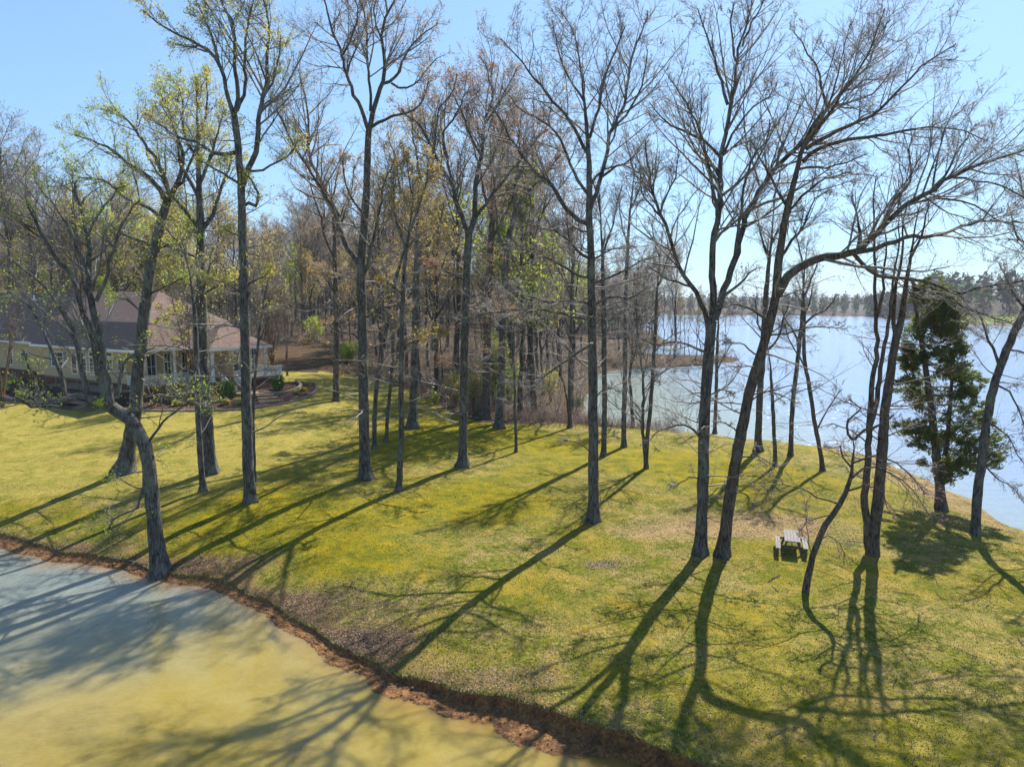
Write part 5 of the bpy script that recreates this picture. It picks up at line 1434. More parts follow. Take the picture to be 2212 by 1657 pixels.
# roots showing in the cut face of the bank
rx_ = rg5.uniform(-14, 8, 260); P = np.empty((260, 4, 3)); P[:, 0, 0] = rx_; P[:, 0, 1] = lip_y(rx_) + .03; P[:, 0, 2] = ground(rx_, P[:, 0, 1]) - rg5.uniform(.04, .2, 260)
for i in range(1, 4):
    P[:, i] = P[:, i - 1] + np.stack([rg5.normal(size=260) * .08, -np.abs(rg5.normal(size=260)) * .06 - .02, -rg5.uniform(.02, .13, 260)], 1)
V, Q = tubes(P, np.linspace(.012, .004, 4)[None] * rg5.uniform(.5, 1.5, 260)[:, None], 3)
o = bpy.data.objects.new("bank_roots", np_mesh("bank_roots", V, Q, mats=[M_BARK2])); link(o)
tag(o, "thin bare roots hanging from the undercut pond bank", "roots", kind="stuff")

# sticks lying about
sx_, sy_ = lawn_points(420, rg5, 16, 60)
P = np.empty((420, 4, 3)); a = rg5.uniform(0, 6.28, 420); L = rg5.uniform(.15, .9, 420)
for i in range(4):
    P[:, i, 0] = sx_ + np.cos(a) * L * i / 3 + rg5.normal(size=420) * .02; P[:, i, 1] = sy_ + np.sin(a) * L * i / 3 + rg5.normal(size=420) * .02
    P[:, i, 2] = ground(P[:, i, 0], P[:, i, 1]) + .02 + rg5.random(420) * .03
V, Q = tubes(P, np.full((420, 4), .011) * rg5.uniform(.6, 1.6, 420)[:, None], 3)
o = bpy.data.objects.new("fallen_twigs", np_mesh("fallen_twigs", V, Q, mats=[M_BARKP])); link(o)
tag(o, "small broken twigs strewn over the grass", "fallen twigs", kind="stuff")

def log(name, pts, w, label, m=None):
    P = np.array(pts); P = smooth_path(P, 10); b = P[0].copy()
    V, Q = tubes(P[None], (np.linspace(w, w * .6, 10) * .5)[None], 7)
    side, sr = spawn(np.random.default_rng(4), P[None], (np.linspace(w, w * .6, 10) * .5)[None], [4], .2, .25, 4, (30, 60), .1, .15, .02)
    root = empty(name, b, label, "fallen log")
    link(bpy.data.objects.new("stem", np_mesh("stem", V - b, Q, mats=[m or M_BARKP], smooth=True)), root)
    V2, Q2 = tubes(side, sr, 4)
    link(bpy.data.objects.new("branch_stubs", np_mesh("branch_stubs", V2 - b, Q2, mats=[m or M_BARKP])), root)
g = lambda px, py, dz=.1: on_ground(px, py) + np.array([0, 0, dz])
log("fallen_log", [g(972, 893, .25), g(1000, 900), g(1035, 905), g(1072, 910)], .22, "pale fallen log lying in leaf litter left of the flared grey oak")
log("fallen_log", [g(1110, 880, .5), g(1140, 880, .4), g(1180, 882, .3)], .16, "thin pale pole lying in the brush right of the flared grey oak")
log("fallen_branch", [g(243, 1290 - 80, .1), g(280, 1216, .12), g(318, 1222, .05)], .07, "short dead branch lying beside the leaning tree's roots at the pond")
log("fallen_branch", [g(1660, 1258, .04), g(1672, 1250, .05), g(1684, 1243, .03)], .06, "short broken stick on the grass below the picnic table")

# ================================================================== THE HOUSE
E1 = np.array([-0.845, 0.535]); E2 = np.array([0.535, 0.845]); HC = np.array([-37.8, 71.0])
def T(u, v, w):
    p = HC + E1 * u + E2 * v
    return (p[0], p[1], w)
def face_u(px, v0):
    d = ray(px, 700)[:2]; k = (v0 + HC @ E2) / (d @ E2); return float((d * k - HC) @ E1)
def face_v(px, u0):
    d = ray(px, 700)[:2]; k = (u0 + HC @ E1) / (d @ E1); return float((d * k - HC) @ E2)
def zat(px, py, plane, c0):
    d = ray(px, py); E = E2 if plane == "v" else E1
    k = (c0 + HC @ E) / (d[:2] @ E); return float(CAM_Z + d[2] * k)

M_SIDE = mat("cream_siding", (0.62, 0.50, 0.30), 0.7, 0.2); q = NB(M_SIDE)
sepz = q.n.new("ShaderNodeSeparateXYZ"); q.l.new(q.pos("world"), sepz.inputs[0])
lap = q.math("FRACT", q.math("MULTIPLY", sepz.outputs[2], 6.0))
q.color(q.mix(q.ramp(lap, [(0.0, 1.0), (0.14, 0.0)]), (0.80, 0.59, 0.34), (0.46, 0.34, 0.19))); q.bump(lap, 0.5, 0.02)
M_ROOF = mat("brown_shingles", rough=0.9, spec=0.1); q = NB(M_ROOF)
sepz = q.n.new("ShaderNodeSeparateXYZ"); q.l.new(q.pos("world"), sepz.inputs[0])
course = q.math("FRACT", q.math("MULTIPLY", sepz.outputs[2], 3.6))
tab = q.noise(q.pos("world", (3, 3, 3.6)), 3.0, 3, 0.7)
c = q.ramp(tab, [(0.35, (0.22, 0.145, 0.125)), (0.65, (0.36, 0.255, 0.225))])
q.color(q.mix(q.ramp(course, [(0.0, 0.9), (0.22, 0.0)]), c, (0.12, 0.09, 0.09))); q.bump(course, 0.7, 0.03)
M_BRICK = mat("red_brick", rough=0.9, spec=0.1); q = NB(M_BRICK)
q.color(q.ramp(q.noise(q.pos("world", (1, 1, 3)), 5, 4, .7), [(0.35, (0.13, 0.05, 0.035)), (0.65, (0.28, 0.12, 0.085))]))
M_WHITE = mat("white_paint", (1.15, 1.15, 1.12), 0.5, 0.4)
M_TEAL = mat("teal_shutter", (0.25, 0.42, 0.45), 0.6, 0.3)
M_GLASS = mat("window_glass", (0.02, 0.03, 0.035), 0.06, 0.7)
M_DECK = mat("weathered_deck", rough=0.85, spec=0.15); q = NB(M_DECK)
q.color(q.ramp(q.noise(q.pos("world", (1, 6, 6)), 1.5, 4, .7), [(0.3, (0.20, 0.15, 0.10)), (0.7, (0.40, 0.33, 0.23))]))
M_STONE = mat("pale_edging_stone", rough=0.9, spec=0.1); q = NB(M_STONE)
q.color(q.ramp(q.noise(q.pos("world"), 4, 4, .7), [(0.3, (0.26, 0.20, 0.15)), (0.7, (0.50, 0.42, 0.33))]))
M_MULCH = mat("dark_mulch", rough=0.95, spec=0.05); q = NB(M_MULCH)
q.color(q.ramp(q.noise(q.pos("world"), 8, 5, .75), [(0.3, (0.045, 0.022, 0.018)), (0.55, (0.13, 0.07, 0.055)), (0.75, (0.26, 0.17, 0.14))])); 
M_PATIO = mat("tan_patio", rough=0.9, spec=0.1); q = NB(M_PATIO)
q.color(q.ramp(q.noise(q.pos("world"), 3, 4, .7), [(0.3, (0.38, 0.25, 0.16)), (0.7, (0.55, 0.40, 0.27))]))

FL = 4.75; EV = 8.3
U1 = face_u(64, 0.0); UE = U1 + 14
house = empty("house", T(0, 0, 3.0), "cream-sided single-storey house with a broad brown shingle roof and white porch rails on the left", "house")
def hb(mb, name, m, parent=house, bevel=0.0, kind=None):
    b = np.array(T(0, 0, 3.0)) if parent is not None else np.zeros(3)
    P = parent; off = np.zeros(3)
    while P is not None: off += np.array(P.location); P = P.parent
    mb.v = [tuple(np.array(p) - off) for p in mb.v]
    return mb.build(name, m, parent, bevel, kind)
gfloor = 1.2
# walls: left wing face (v = 0.5), porch wall (u = 2.4), rest closed
mb = MB(); mb.box(2.4, U1, 0.5, 14.4, FL, EV, T); hb(mb, "wall", M_SIDE)
mb = MB(); mb.box(U1 + .01, UE + 12, 2.2, 14.4, FL, EV, T); o = hb(mb, "wall", M_SIDE)
mb = MB(); mb.box(2.36, U1 + .02, 0.46, 14.44, gfloor, FL - .01, T); hb(mb, "foundation", M_BRICK)
mb = MB(); mb.box(U1 + .03, UE + 12, 2.16, 14.44, gfloor, FL - .01, T); hb(mb, "foundation", M_BRICK)
# roof: steep lower slope, flatter upper slope, hipped at the corner
def roof(u0, u1, v0, v1, hip, name="roof"):
    z0, z1, z2 = EV, 11.05, 14.35; i1, rv = 2.5, 7.5
    a = u0
    P = [T(a, v0, z0), T(u1, v0, z0), T(u1, v1, z0), T(a, v1, z0)]
    ai = a + (i1 if hip else 0); ar = a + (rv if hip else 0)
    P += [T(ai, v0 + i1, z1), T(u1, v0 + i1, z1), T(u1, v1 - i1, z1), T(ai, v1 - i1, z1)]
    P += [T(ar, rv, z2), T(u1, rv, z2)]
    F = [(0, 1, 5, 4), (4, 5, 9, 8), (2, 3, 7, 6), (6, 7, 8, 9), (3, 0, 4, 7), (7, 4, 8), (1, 2, 6, 5), (5, 6, 9), (0, 3, 2, 1)]
    mb = MB(); mb.quadmesh(P, F); return hb(mb, name, M_ROOF)
rf = roof(0, U1 + .3, 0, 15, True)
rf2 = roof(U1 + .31, UE + 12, 1.7, 15, False)
# gutters / fascia
mb = MB(); mb.box(-0.02, U1 + .3, -0.10, 0.0, EV - .22, EV + .03, T); hb(mb, "gutter", M_WHITE)
mb = MB(); mb.box(-0.12, -0.03, -0.10, 9.0, EV - .22, EV + .03, T); hb(mb, "gutter", M_WHITE)
mb = MB(); mb.box(U1 + .32, UE + 12, 1.6, 1.7, EV - .2, EV + .03, T); hb(mb, "gutter", M_WHITE)
mb = MB(); mb.box(0.0, U1 + .3, 0.01, 0.48, EV - .12, EV - .02, T); hb(mb, "soffit", M_WHITE)
# plumbing vents on the roof
for (px, py, vv) in [(78, 640, 6.2), (206, 682, 3.0)]:
    u = face_u(px, vv); z = 14.35 - (7.5 - vv) * 0.66 if vv > 2.5 else 11.05
    mb = MB(); mb.box(u - .07, u + .07, vv - .07, vv + .07, z - .2, z + .55, T); mb.box(u - .25, u + .25, vv - .25, vv + .2, z - .16, z + .03, T)
    hb(mb, "vent_pipe", M_WHITE, house)

def window(parent_face, a0, a1, z0, z1, mull=1, bars=1, c0=None, shutters=False, name="window", trim=M_WHITE):
    """a0..a1 along the face, frame proud of the wall, glass set in"""
    f = (lambda a, d, z: T(a, c0 - d, z)) if parent_face == "v" else (lambda a, d, z: T(c0 - d, a, z))
    def bx_(mb, x0, x1, d0, d1, zz0, zz1):
        mb.box8([f(x0, d0, zz0), f(x1, d0, zz0), f(x1, d1, zz0), f(x0, d1, zz0), f(x0, d0, zz1), f(x1, d0, zz1), f(x1, d1, zz1), f(x0, d1, zz1)])
    a0, a1 = min(a0, a1), max(a0, a1); t = .11
    mb = MB()
    bx_(mb, a0 - t, a0, -.02, .07, z0 - t, z1 + t); bx_(mb, a1, a1 + t, -.02, .07, z0 - t, z1 + t)
    bx_(mb, a0 + .001, a1 - .001, -.02, .07, z1, z1 + t); bx_(mb, a0 + .001, a1 - .001, -.02, .09, z0 - t, z0)
    w = hb(mb, name, trim)
    mb = MB(); bx_(mb, a0 + .002, a1 - .002, -.02, .02, z0 + .002, z1 - .002)
    g_ = hb(mb, "pane", M_GLASS, w)
    mb = MB()
    for i in range(mull): 
        x = a0 + (a1 - a0) * (i + 1) / (mull + 1); bx_(mb, x - .025, x + .025, .021, .05, z0 + .003, z1 - .003)
    for i in range(bars):
        z = z0 + (z1 - z0) * (i + 1) / (bars + 1); bx_(mb, a0 + .003, a1 - .003, .021, .045, z - .025, z + .025)
    hb(mb, "glazing_bars", trim, w)
    if shutters:
        for s0, s1 in ((a0 - .62, a0 - .13), (a1 + .13, a1 + .62)):
            mb = MB(); bx_(mb, s0, s1, -.01, .05, z0 - .05, z1 + .05); hb(mb, "shutter", M_TEAL, w)
    return w
vF = 0.5
for (xa, xb, ya, yb, mu, ba, sh, nm) in [(107, 131, 761, 790, 1, 2, True, "window"), (150, 160, 766, 806, 0, 0, False, "french_door"), (168, 181, 774, 807, 1, 3, False, "french_door"), (189, 203, 774, 808, 1, 3, False, "french_door"),
                                          (226, 238, 776, 800, 1, 1, False, "window"), (250, 264, 777, 800, 1, 1, False, "window")]:
    xm = (xa + xb) / 2
    window("v", face_u(xa, vF), face_u(xb, vF), max(zat(xm, yb, "v", vF), FL + .12), min(zat(xm, ya, "v", vF), EV - .35), mu, ba, vF, sh, nm)
for xa, xb in [(168, 181), (189, 203), (226, 238)]:
    window("v", face_u(xa, vF), face_u(xb, vF), zat(xa, 768.5, "v", vF), min(zat(xa, 761.5, "v", vF), EV - .2), 0, 0, vF, False, "transom_window")
window("v", face_u(41, 2.2), face_u(56, 2.2), zat(48, 786, "v", 2.2), zat(48, 762, "v", 2.2), 1, 1, 2.2)
window("v", face_u(12, 2.2), face_u(22, 2.2), zat(17, 786, "v", 2.2), zat(17, 762, "v", 2.2), 1, 1, 2.2)
for xa, xb in [(312, 330), (350, 363), (388, 402), (428, 442)]:
    window("u", face_v(xa, 2.4), face_v(xb, 2.4), FL + .35, EV - .65, 1, 1, 2.4, False)

# porch deck, posts and railings along the right-hand face
VP = face_v(452, 0.2)
mb = MB(); mb.box(0.15, 2.35, 0.3, VP, FL - .32, FL - .1, T); hb(mb, "porch_deck", M_DECK)
mb = MB(); mb.box(0.25, 2.34, 0.4, VP - .1, gfloor, FL - .33, T); hb(mb, "porch_base", M_BRICK)
def post(u, v, z0=FL - .1, z1=EV - .1, w=.2, parent=house):
    mb = MB(); mb.box(u - w / 2, u + w / 2, v - w / 2, v + w / 2, z0, z1, T); mb.box(u - w * .8, u + w * .8, v - w * .8, v + w * .8, z1 - .14, z1 - .02, T)
    mb.box(u - w * .8, u + w * .8, v - w * .8, v + w * .8, z0 + .001, z0 + .16, T); hb(mb, "post", M_WHITE, parent)
def railing(p0, p1, z0a, z0b, parent=house, h=.98, step=.14):
    (u0, v0), (u1, v1) = p0, p1; L = math.hypot(u1 - u0, v1 - v0); n = max(2, int(L / step))
    r = MB(); r.bar(T(u0, v0, z0a + h), T(u1, v1, z0b + h), .09, .07); r.bar(T(u0, v0, z0a + .1), T(u1, v1, z0b + .1), .07, .06)
    ro = hb(r, "railing", M_WHITE, parent)
    for i in range(n + 1):
        t = (i + .5) / (n + 1); u = u0 + (u1 - u0) * t; v = v0 + (v1 - v0) * t; z = z0a + (z0b - z0a) * t
        s = MB(); s.box(u - .018, u + .018, v - .018, v + .018, z + .131, z + h - .036, T); hb(s, "baluster", M_WHITE, ro)
for v in [0.35, 4.4, 8.4]:
    if v < VP: post(.3, v)
railing((.3, .45), (.3, VP - .1), FL - .1, FL - .1)
railing((.45, .35), (2.3, .35), FL - .1, FL - .1)

# the corner porch with a pyramid roof of its own
v0, v1 = face_v(446, -2.0), face_v(598, -2.4); u0, u1 = -2.6, 3.6
vm = (v0 + v1) / 2
v1r = v1; v1 = face_v(572, -2.4); vm = (v0 + v1) / 2
mb = MB(); P = [T(u0 - .4, v0 - .4, EV - .1), T(u1, v0 - .4, EV - .1), T(u1, v1 + .4, EV - .1), T(u0 - .4, v1 + .4, EV - .1), T((u0 + u1) / 2, vm, 10.85)]
mb.quadmesh(P, [(0, 1, 4), (1, 2, 4), (2, 3, 4), (3, 0, 4), (3, 2, 1, 0)]); hb(mb, "porch_roof", M_ROOF)
mb = MB(); mb.box(u0 - .45, u0 - .4, v0 - .45, v1 + .45, EV - .32, EV - .06, T); mb.box(u0 - .399, u1, v0 - .45, v0 - .401, EV - .32, EV - .06, T); hb(mb, "fascia", M_WHITE)
v1 = v1r - 1.9
mb = MB(); mb.box(u0 - .1, 2.34, v0, v1 + 2.2, FL - .32, FL - .1, T); hb(mb, "porch_deck", M_DECK)
mb = MB(); mb.box(u0, 2.33, v0 + .1, v1 + 2.1, gfloor, FL - .33, T); hb(mb, "porch_base", M_BRICK)
mb = MB(); mb.box(0.6, 2.39, v0 + .3, v1 - 1.4, FL - .09, EV - .12, T); hb(mb, "wall", M_SIDE)
window("u", face_v(500, .6), face_v(522, .6), FL + .5, EV - .7, 1, 1, .6); window("u", face_v(540, .6), face_v(550, .6), FL + .4, EV - .5, 1, 2, .6)
for v in (v0 + .1, (v0 + v1) / 2 + .2, v1 - .1, v1 + 2.0): post(u0 + .05, v, w=.26, z1=EV - .33 if v < v1 else FL + 1.1)
va = face_v(500, u0)
railing((u0 + .05, va), (u0 + .05, v1 + 1.9), FL - .1, FL - .1)
railing((u0 + .05, v1 + 2.0), (2.2, v1 + 2.0), FL - .1, FL - .1)
# front steps with sloping rails
st_v0, st_v1 = face_v(470, u0), va
for i in range(7):
    mb = MB(); zt = FL - .25 - .2 * i; mb.box(u0 - .1 - .3 * (i + 1), u0 - .101 - .3 * i, st_v0, st_v1, zt - .19, zt, T); hb(mb, "step", M_PATIO)
for vv in (st_v0 + .05, st_v1 - .05):
    railing((u0 - .15, vv), (u0 - 2.5, vv), FL - .25, FL - 1.6)
    mb = MB(); mb.box(u0 - 2.62, u0 - 2.48, vv - .07, vv + .07, gz(*T(u0 - 2.5, vv, 0)[:2]), FL - .45, T); hb(mb, "newel_post", M_WHITE)

# left-hand terrace of weathered boards in front of the doors
ta, tb = face_u(92, -2.0), face_u(246, -1.6)
ta, tb = min(ta, tb), max(ta, tb)
terrace = empty("deck", T(tb, -1, 3.0), "weathered grey-brown raised deck with a low skirt in front of the house doors", "deck")
def hb2(mb, name, m, parent): return hb(mb, name, m, parent)
npl = 12
for i in range(npl):
    v_a = -2.2 + i * 0.22
    mb = MB(); mb.box(ta, tb, v_a, v_a + .20, FL - .55, FL - .5, T); hb(mb, "plank", M_DECK, terrace)
mb = MB(); mb.box(ta + .1, tb - .1, -2.1, .40, gfloor + .6, FL - .56, T); hb(mb, "skirt", mat("dark_skirt", (0.05, 0.04, 0.035), .9), terrace)
for u in np.linspace(ta + .1, tb - .1, 7):
    mb = MB(); mb.box(u - .06, u + .06, -2.18, -2.06, FL - .49, FL + .42, T); hb(mb, "post", M_DECK, terrace)
mb = MB(); mb.box(ta, tb, -2.2, -2.02, FL + .421, FL + .48, T); hb(mb, "handrail", M_DECK, terrace)
ramp = empty("boardwalk", T(tb - 1, -4, 2.9), "pale wooden boardwalk running low before the house deck", "boardwalk")
ra, rb_ = face_u(92, -4.0), face_u(180, -4.0); ra, rb_ = min(ra, rb_), max(ra, rb_)
zz = gz(*T((ra + rb_) / 2, -4, 0)[:2]) + .45
for i in range(5):
    mb = MB(); mb.box(ra, rb_, -4.4 + i * .24, -4.19 + i * .24, zz, zz + .06, T); hb(mb, "plank", M_DECK, ramp)
for x_ in (ra + .3, rb_ - .5):
    mb = MB(); mb.box(x_, x_ + .2, -4.3, -3.3, zz - .8, zz - .01, T); hb(mb, "support", M_DECK, ramp)

# ================================================================== THE GARDEN IN FRONT OF THE HOUSE
front_px = [(-40, 874), (40, 872), (95, 876), (130, 882), (200, 887), (300, 888), (400, 889), (480, 888), (540, 884), (600, 876), (645, 866), (675, 852), (684, 840), (680, 828)]
fr = np.array([on_ground(a, b) for a, b in front_px]); fr = smooth_path(fr, 90)
back = np.array([T(U1 + 8, 2.2, 0), T(U1, .5, 0), T(U1 / 2, .5, 0), T(3, .5, 0), T(0.2, .4, 0), T(.2, 5, 0), T(u0, v0, 0), T(u0, vm, 0), T(u0, v1, 0), T(u0 - .5, v1 + 2.2, 0), T(u0 - 1.0, v1 + 3.4, 0)])
bk = smooth_path(back, 90)
rows = 14; t_ = np.linspace(0, 1, rows)
G = fr[:, None, :] * (1 - t_)[None, :, None] + bk[:, None, :] * t_[None, :, None]
G[:, :, 2] = ground(G[:, :, 0], G[:, :, 1]) + 0.05 + 0.03 * RNG.normal(size=G.shape[:2])
bed = bpy.data.objects.new("mulch_bed", np_mesh("mulch_bed", G.reshape(-1, 3), grid_quads(90, rows), mats=[M_MULCH], smooth=True)); link(bed); structure(bed)
# edging stones
edging = empty("garden_edging", fr[30], "low curved row of pale edging stones between lawn and mulch bed", "edging")
dn = smooth_path(fr, 230); eb = np.array(edging.location)
for i in range(229):
    p, q_ = dn[i].copy(), dn[i + 1].copy()
    for r_ in (p, q_): r_[2] = gz(r_[0], r_[1]) + .07
    m_ = (p + q_) / 2; p = m_ + (p - m_) * .9; q_ = m_ + (q_ - m_) * .9
    mb = MB(); mb.bar(p - eb, q_ - eb, .2 + RNG.random() * .05, .16 + RNG.random() * .05); mb.build("stone", M_STONE, edging)
# inner curved wall and path steps
inner_px = [(560, 852), (600, 856), (635, 848), (650, 838), (640, 828)]
ip = smooth_path(np.array([on_ground(a, b) for a, b in inner_px]), 30)
wall2 = empty("garden_wall", ip[0], "short curved stone wall inside the mulch bed beside the steps", "garden wall"); wb = np.array(wall2.location)
for i in range(29):
    p, q_ = ip[i].copy(), ip[i + 1].copy()
    for r_ in (p, q_): r_[2] = gz(r_[0], r_[1]) + .2
    mb = MB(); mb.bar(p - wb, p + (q_ - p) * .94 - wb, .28, .4 + RNG.random() * .04); mb.build("stone", M_STONE, wall2)
steps = empty("garden_steps", on_ground(580, 868), "three broad tan garden steps climbing from the lawn to the patio", "steps"); sb_ = np.array(steps.location)
for i, (xa, xb, py) in enumerate([(558, 606, 872), (556, 600, 866), (554, 592, 860)]):
    a_, b_ = on_ground(xa, py), on_ground(xb, py - 2); zt = max(a_[2], b_[2]) + .14 + .03 * i
    a_[2] = b_[2] = zt
    mb = MB(); mb.bar(a_ - sb_, b_ - sb_, .55, .22); mb.build("step", M_PATIO, steps)
pp = np.array([on_ground(a, b) for a, b in [(490, 858), (556, 858), (600, 855), (560, 846), (500, 846)]]); pp[:, 2] = pp[:, 2].max() + .12
mb = MB(); n_ = len(pp); mb.quadmesh([tuple(p) for p in pp] + [tuple(p - (0, 0, .5)) for p in pp], [tuple(range(n_))] + [(i, i + n_, (i + 1) % n_ + n_, (i + 1) % n_) for i in range(n_)])
pt = mb.build("patio", M_PATIO); structure(pt)

def ball_bush(px, py, wpx, hpx, label, leafm, n=2600, seed=1, top=1.0, name="round_bush", size=.09):
    rng = np.random.default_rng(seed); b = on_ground(px, py); pm = b[1] / FPX; rx = wpx * pm / 2; h = hpx * pm
    k = norm(rng.normal(size=(n, 3))) * (0.80 + .25 * rng.random(n) ** .5)[:, None]
    k[:, 2] = np.where(k[:, 2] > 0, k[:, 2] * top, k[:, 2])
    k *= 1 + .06 * wob(k[:, :1] * 3, k[:, 2:] * 3, 2.0, seed)
    c = k * np.array([rx, rx, h / 2 / ((1 + top) / 2)]); c[:, 2] += h * .48
    u = norm(rng.normal(size=(n, 3))); v = norm(np.cross(u, rng.normal(size=(n, 3)))); s = rng.uniform(.6, 1.3, n)[:, None] * size
    V = np.stack([c - u * s, c + v * s * .6, c + u * s, c - v * s * .6], 1).reshape(-1, 3)
    root = empty(name, b, label, "bush")
    link(bpy.data.objects.new("foliage", np_mesh("foliage", V, np.arange(n * 4).reshape(-1, 4), mats=[leafm])), root)
    P = np.array([[(0, 0, -.1), (.02, 0, h * .2), (0, .02, h * .45)]]); V, Q = tubes(P.astype(float), np.array([[.05, .045, .03]]), 6)
    link(bpy.data.objects.new("stem", np_mesh("stem", V, Q, mats=[M_BARK2])), root)
ball_bush(493, 862, 32, 40, "large clipped round green bush beside the white stair rail", M_BUSH, 5000, 1)
ball_bush(601, 843, 25, 32, "clipped egg-shaped green bush near the right end of the garden", M_BUSH, 3600, 2, 1.15)
ball_bush(488, 876, 17, 15, "small round yellow-green bush just below the large clipped bush", M_LYELL, 1100, 3)
ball_bush(517, 874, 18, 15, "small yellow-green bush right of the one below the large clipped bush", M_LYELL, 1100, 4)
ball_bush(384, 876, 20, 13, "low yellow-green bush left of the double trunk, in the mulch bed", M_LYELL, 1000, 5)
ball_bush(415, 873, 20, 13, "low yellow-green bush touching the left side of the stout oak's trunk", M_LYELL, 1000, 6)
ball_bush(640, 852, 12, 9, "small yellow shrub inside the right curve of the edging", M_LYELL, 600, 7)
ball_bush(656, 846, 12, 9, "lower of two yellow-green shrubs at the tip of the mulch bed", M_LYELL, 600, 8)
ball_bush(664, 834, 12, 10, "upper yellow-green shrub at the tip of the mulch bed", M_LYELL, 600, 9)
ball_bush(283, 872, 14, 12, "small dark bush behind the swollen-footed oak", M_BUSH, 800, 10)
ball_bush(14, 850, 16, 16, "small bush below the house wall at the left edge", M_BUSH, 900, 11)
leafy_shrub(143, 874, 1.1, .8, M_LYELL, "twiggy pale shrub in the mulch under the fallen-looking limbs", 260, .06, seed=21)
leafy_shrub(45, 866, 1.2, .7, M_LGREEN, "small leafy shrub at the left end of the mulch bed", 300, .07, seed=22)

def multi_stem(px, py, hpx, spread_px, nst, label, bark, leafm, leaf, seed=1, name="crepe_myrtle", w=.08, dens=2.2):
    rng = np.random.default_rng(seed); b = on_ground(px, py); pm = b[1] / FPX; H = hpx * pm; S = spread_px * pm
    limbs = []; lm = []
    for i in range(nst):
        a = 2 * np.pi * i / nst + rng.uniform(-.3, .3); rr = rng.uniform(.35, 1.0)
        e = np.array([math.cos(a) * S * rr, math.sin(a) * S * rr, H * rng.uniform(.72, 1.0)])
        u = np.linspace(0, 1, 10)[:, None]
        P = np.hstack([e[0] * u ** 1.25, e[1] * u ** 1.25, e[2] * u]) + b; P[1:] += rng.normal(size=(9, 3)) * .05; P[0] += [math.cos(a) * .12, math.sin(a) * .12, -.2]
        R_ = np.linspace(w, .015, 10); lm.append(tubes(P[None], R_[None], 6)); limbs.append((P[3:], R_[3:]))
    cr, lv = crown_from(rng, limbs, dens, leaf, dict(l1=1.8, n2=6, n3=5, a1=(18, 45), a2=(20, 45), up=.12, l1f=.45))
    P = np.array([b + (0, 0, -.3), b + (0, 0, .05), b + (0, 0, .2)]); tr = tubes(P[None], np.array([[.22, .2, .12]]), 8)
    return finish_tree(name, b, label, "tree", None, tr, lm, cr, lv, bark, M_TWIGB, leafm)
multi_stem(588, 812, 235, 42, 9, "vase-shaped crepe myrtle with cinnamon stems at the right porch corner", M_BARKM, M_LYELL, (700, .08, .06), 1)
multi_stem(621, 812, 190, 16, 3, "slim dark multi-stemmed tree right of the cinnamon-stemmed crepe myrtle", M_BARK2, M_LYELL, (300, .08, .06), 2, "small_tree", .06)
multi_stem(418, 858, 250, 42, 8, "crepe myrtle with reddish stems in front of the porch railing, mostly behind the stout oak", M_BARKM, M_LBARE, (200, .05, .05), 3)
multi_stem(6, 880, 230, 62, 8, "wide bare pinkish crepe myrtle with red-brown stems at the picture's left edge", M_BARKM, M_LBARE, (300, .05, .05), 4, dens=1.8)

# ================================================================== THE PICNIC TABLE AND SMALL THINGS
M_GREYW = mat("silvered_wood", rough=0.85, spec=0.15); q = NB(M_GREYW)
q.color(q.ramp(q.noise(q.pos("obj", (8, 0.6, 4)), 3.0, 5, .75), [(0.3, (0.18, 0.165, 0.15)), (0.5, (0.34, 0.315, 0.30)), (0.7, (0.52, 0.49, 0.47))]))
M_DARKW = mat("shaded_wood", rough=0.9, spec=0.1); q = NB(M_DARKW)
q.color(q.ramp(q.noise(q.pos("obj", (6, 1, 4)), 2.0, 4, .7), [(0.3, (0.13, 0.11, 0.085)), (0.7, (0.30, 0.26, 0.19))]))
c_ = at_z(1710.5, 1156.5, 1.85); g0 = gz(c_[0], c_[1]); c_ = at_z(1710.5, 1156.5, g0 + .75)
table = empty("picnic_table", (c_[0], c_[1], g0), "weathered grey wooden picnic table with side benches on the bare patch of lawn", "picnic table")
table.rotation_euler = (0, 0, -R(19))
for i in range(5):
    x = -.36 + i * .145
    mb = MB(); mb.box(x, x + .139, -.92 - .015 * (i % 2), .92 + .01 * (i % 3), .71, .75 + .003 * (i % 2)); mb.build("plank", M_GREYW, table, .006)
for sx2, dy in ((-.64, -.30), (.60, -.02)):
    for j in range(2):
        x = sx2 - .11 + j * .115
        mb = MB(); mb.box(x, x + .109, -.92 + dy, .92 + dy, .42, .458); mb.build("bench_plank", M_GREYW, table, .005)
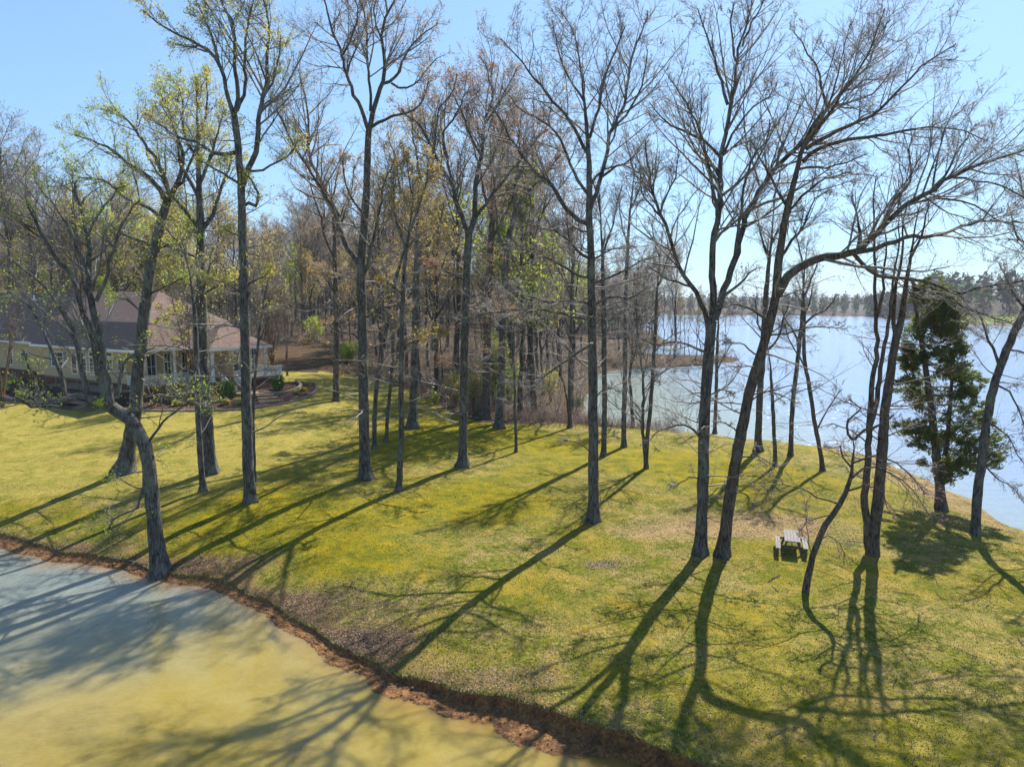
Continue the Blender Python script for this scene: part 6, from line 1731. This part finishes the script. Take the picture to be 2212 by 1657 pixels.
for yy in (-.62, .62):
    for s in (-1, 1):
        mb = MB(); mb.bar((s * .46, yy, -.06), (s * .22, yy, .705), .045, .10); mb.build("leg", M_DARKW, table)
    mb = MB(); mb.box(-.72, .72, yy + .03, yy + .075, .32, .415); mb.build("bench_beam", M_DARKW, table)
    mb = MB(); mb.box(-.34, .34, yy + .03, yy + .075, .615, .705); mb.build("top_beam", M_DARKW, table)
    mb = MB(); mb.bar((0, yy + .02, .38), (0, yy * .1, .69), .04, .08); mb.build("brace", M_DARKW, table)
for s in (-1, 1):
    for yy in (-.75, .6):
        mb = MB(); mb.box(s * .64 - .05, s * .64 + .05, yy - .02, yy + .02, -.05, .419); mb.build("bench_leg", M_DARKW, table)

def lathe(prof, n=16):
    V = []; F = []
    for (r, z) in prof: V += [(r * math.cos(2 * math.pi * i / n), r * math.sin(2 * math.pi * i / n), z) for i in range(n)]
    for j in range(len(prof) - 1):
        for i in range(n): F.append((j * n + i, j * n + (i + 1) % n, (j + 1) * n + (i + 1) % n, (j + 1) * n + i))
    return V, F
b = on_ground(1128, 899)
V, F = lathe([(0.001, 0), (.12, .02), (.19, .1), (.2, .19), (.15, .31), (.06, .38), (.001, .39)]); mb = MB(); mb.quadmesh([(x + b[0], y + b[1], z + b[2]) for x, y, z in V], F)
o = mb.build("plastic_float", M_WHITE); tag(o, "small white plastic float lying in the brown brush by the cove", "float")
b = on_ground(768, 845); mb = MB(); 
V, F = lathe([(.001, .02), (.34, .02), (.40, .10), (.38, .16), (.30, .12), (.001, .11)]); mb.quadmesh([(x + b[0], y * .6 + b[1], z + b[2]) for x, y, z in V], F)
o = mb.build("plastic_sled", mat("turquoise_plastic", (0.03, 0.42, 0.36), .4)); tag(o, "turquoise plastic tub lying on the grass left of the forked oak", "tub")
b = on_ground(907, 865); mb = MB(); mb.box(b[0] - .03, b[0] + .03, b[1] - .03, b[1] + .03, b[2] - .2, b[2] + .7); mb.box(b[0] - .05, b[0] + .05, b[1] - .05, b[1] + .05, b[2] + .701, b[2] + .74)
o = mb.build("marker_post", M_WHITE); tag(o, "thin white marker post on the lawn in front of the leaf litter", "post")
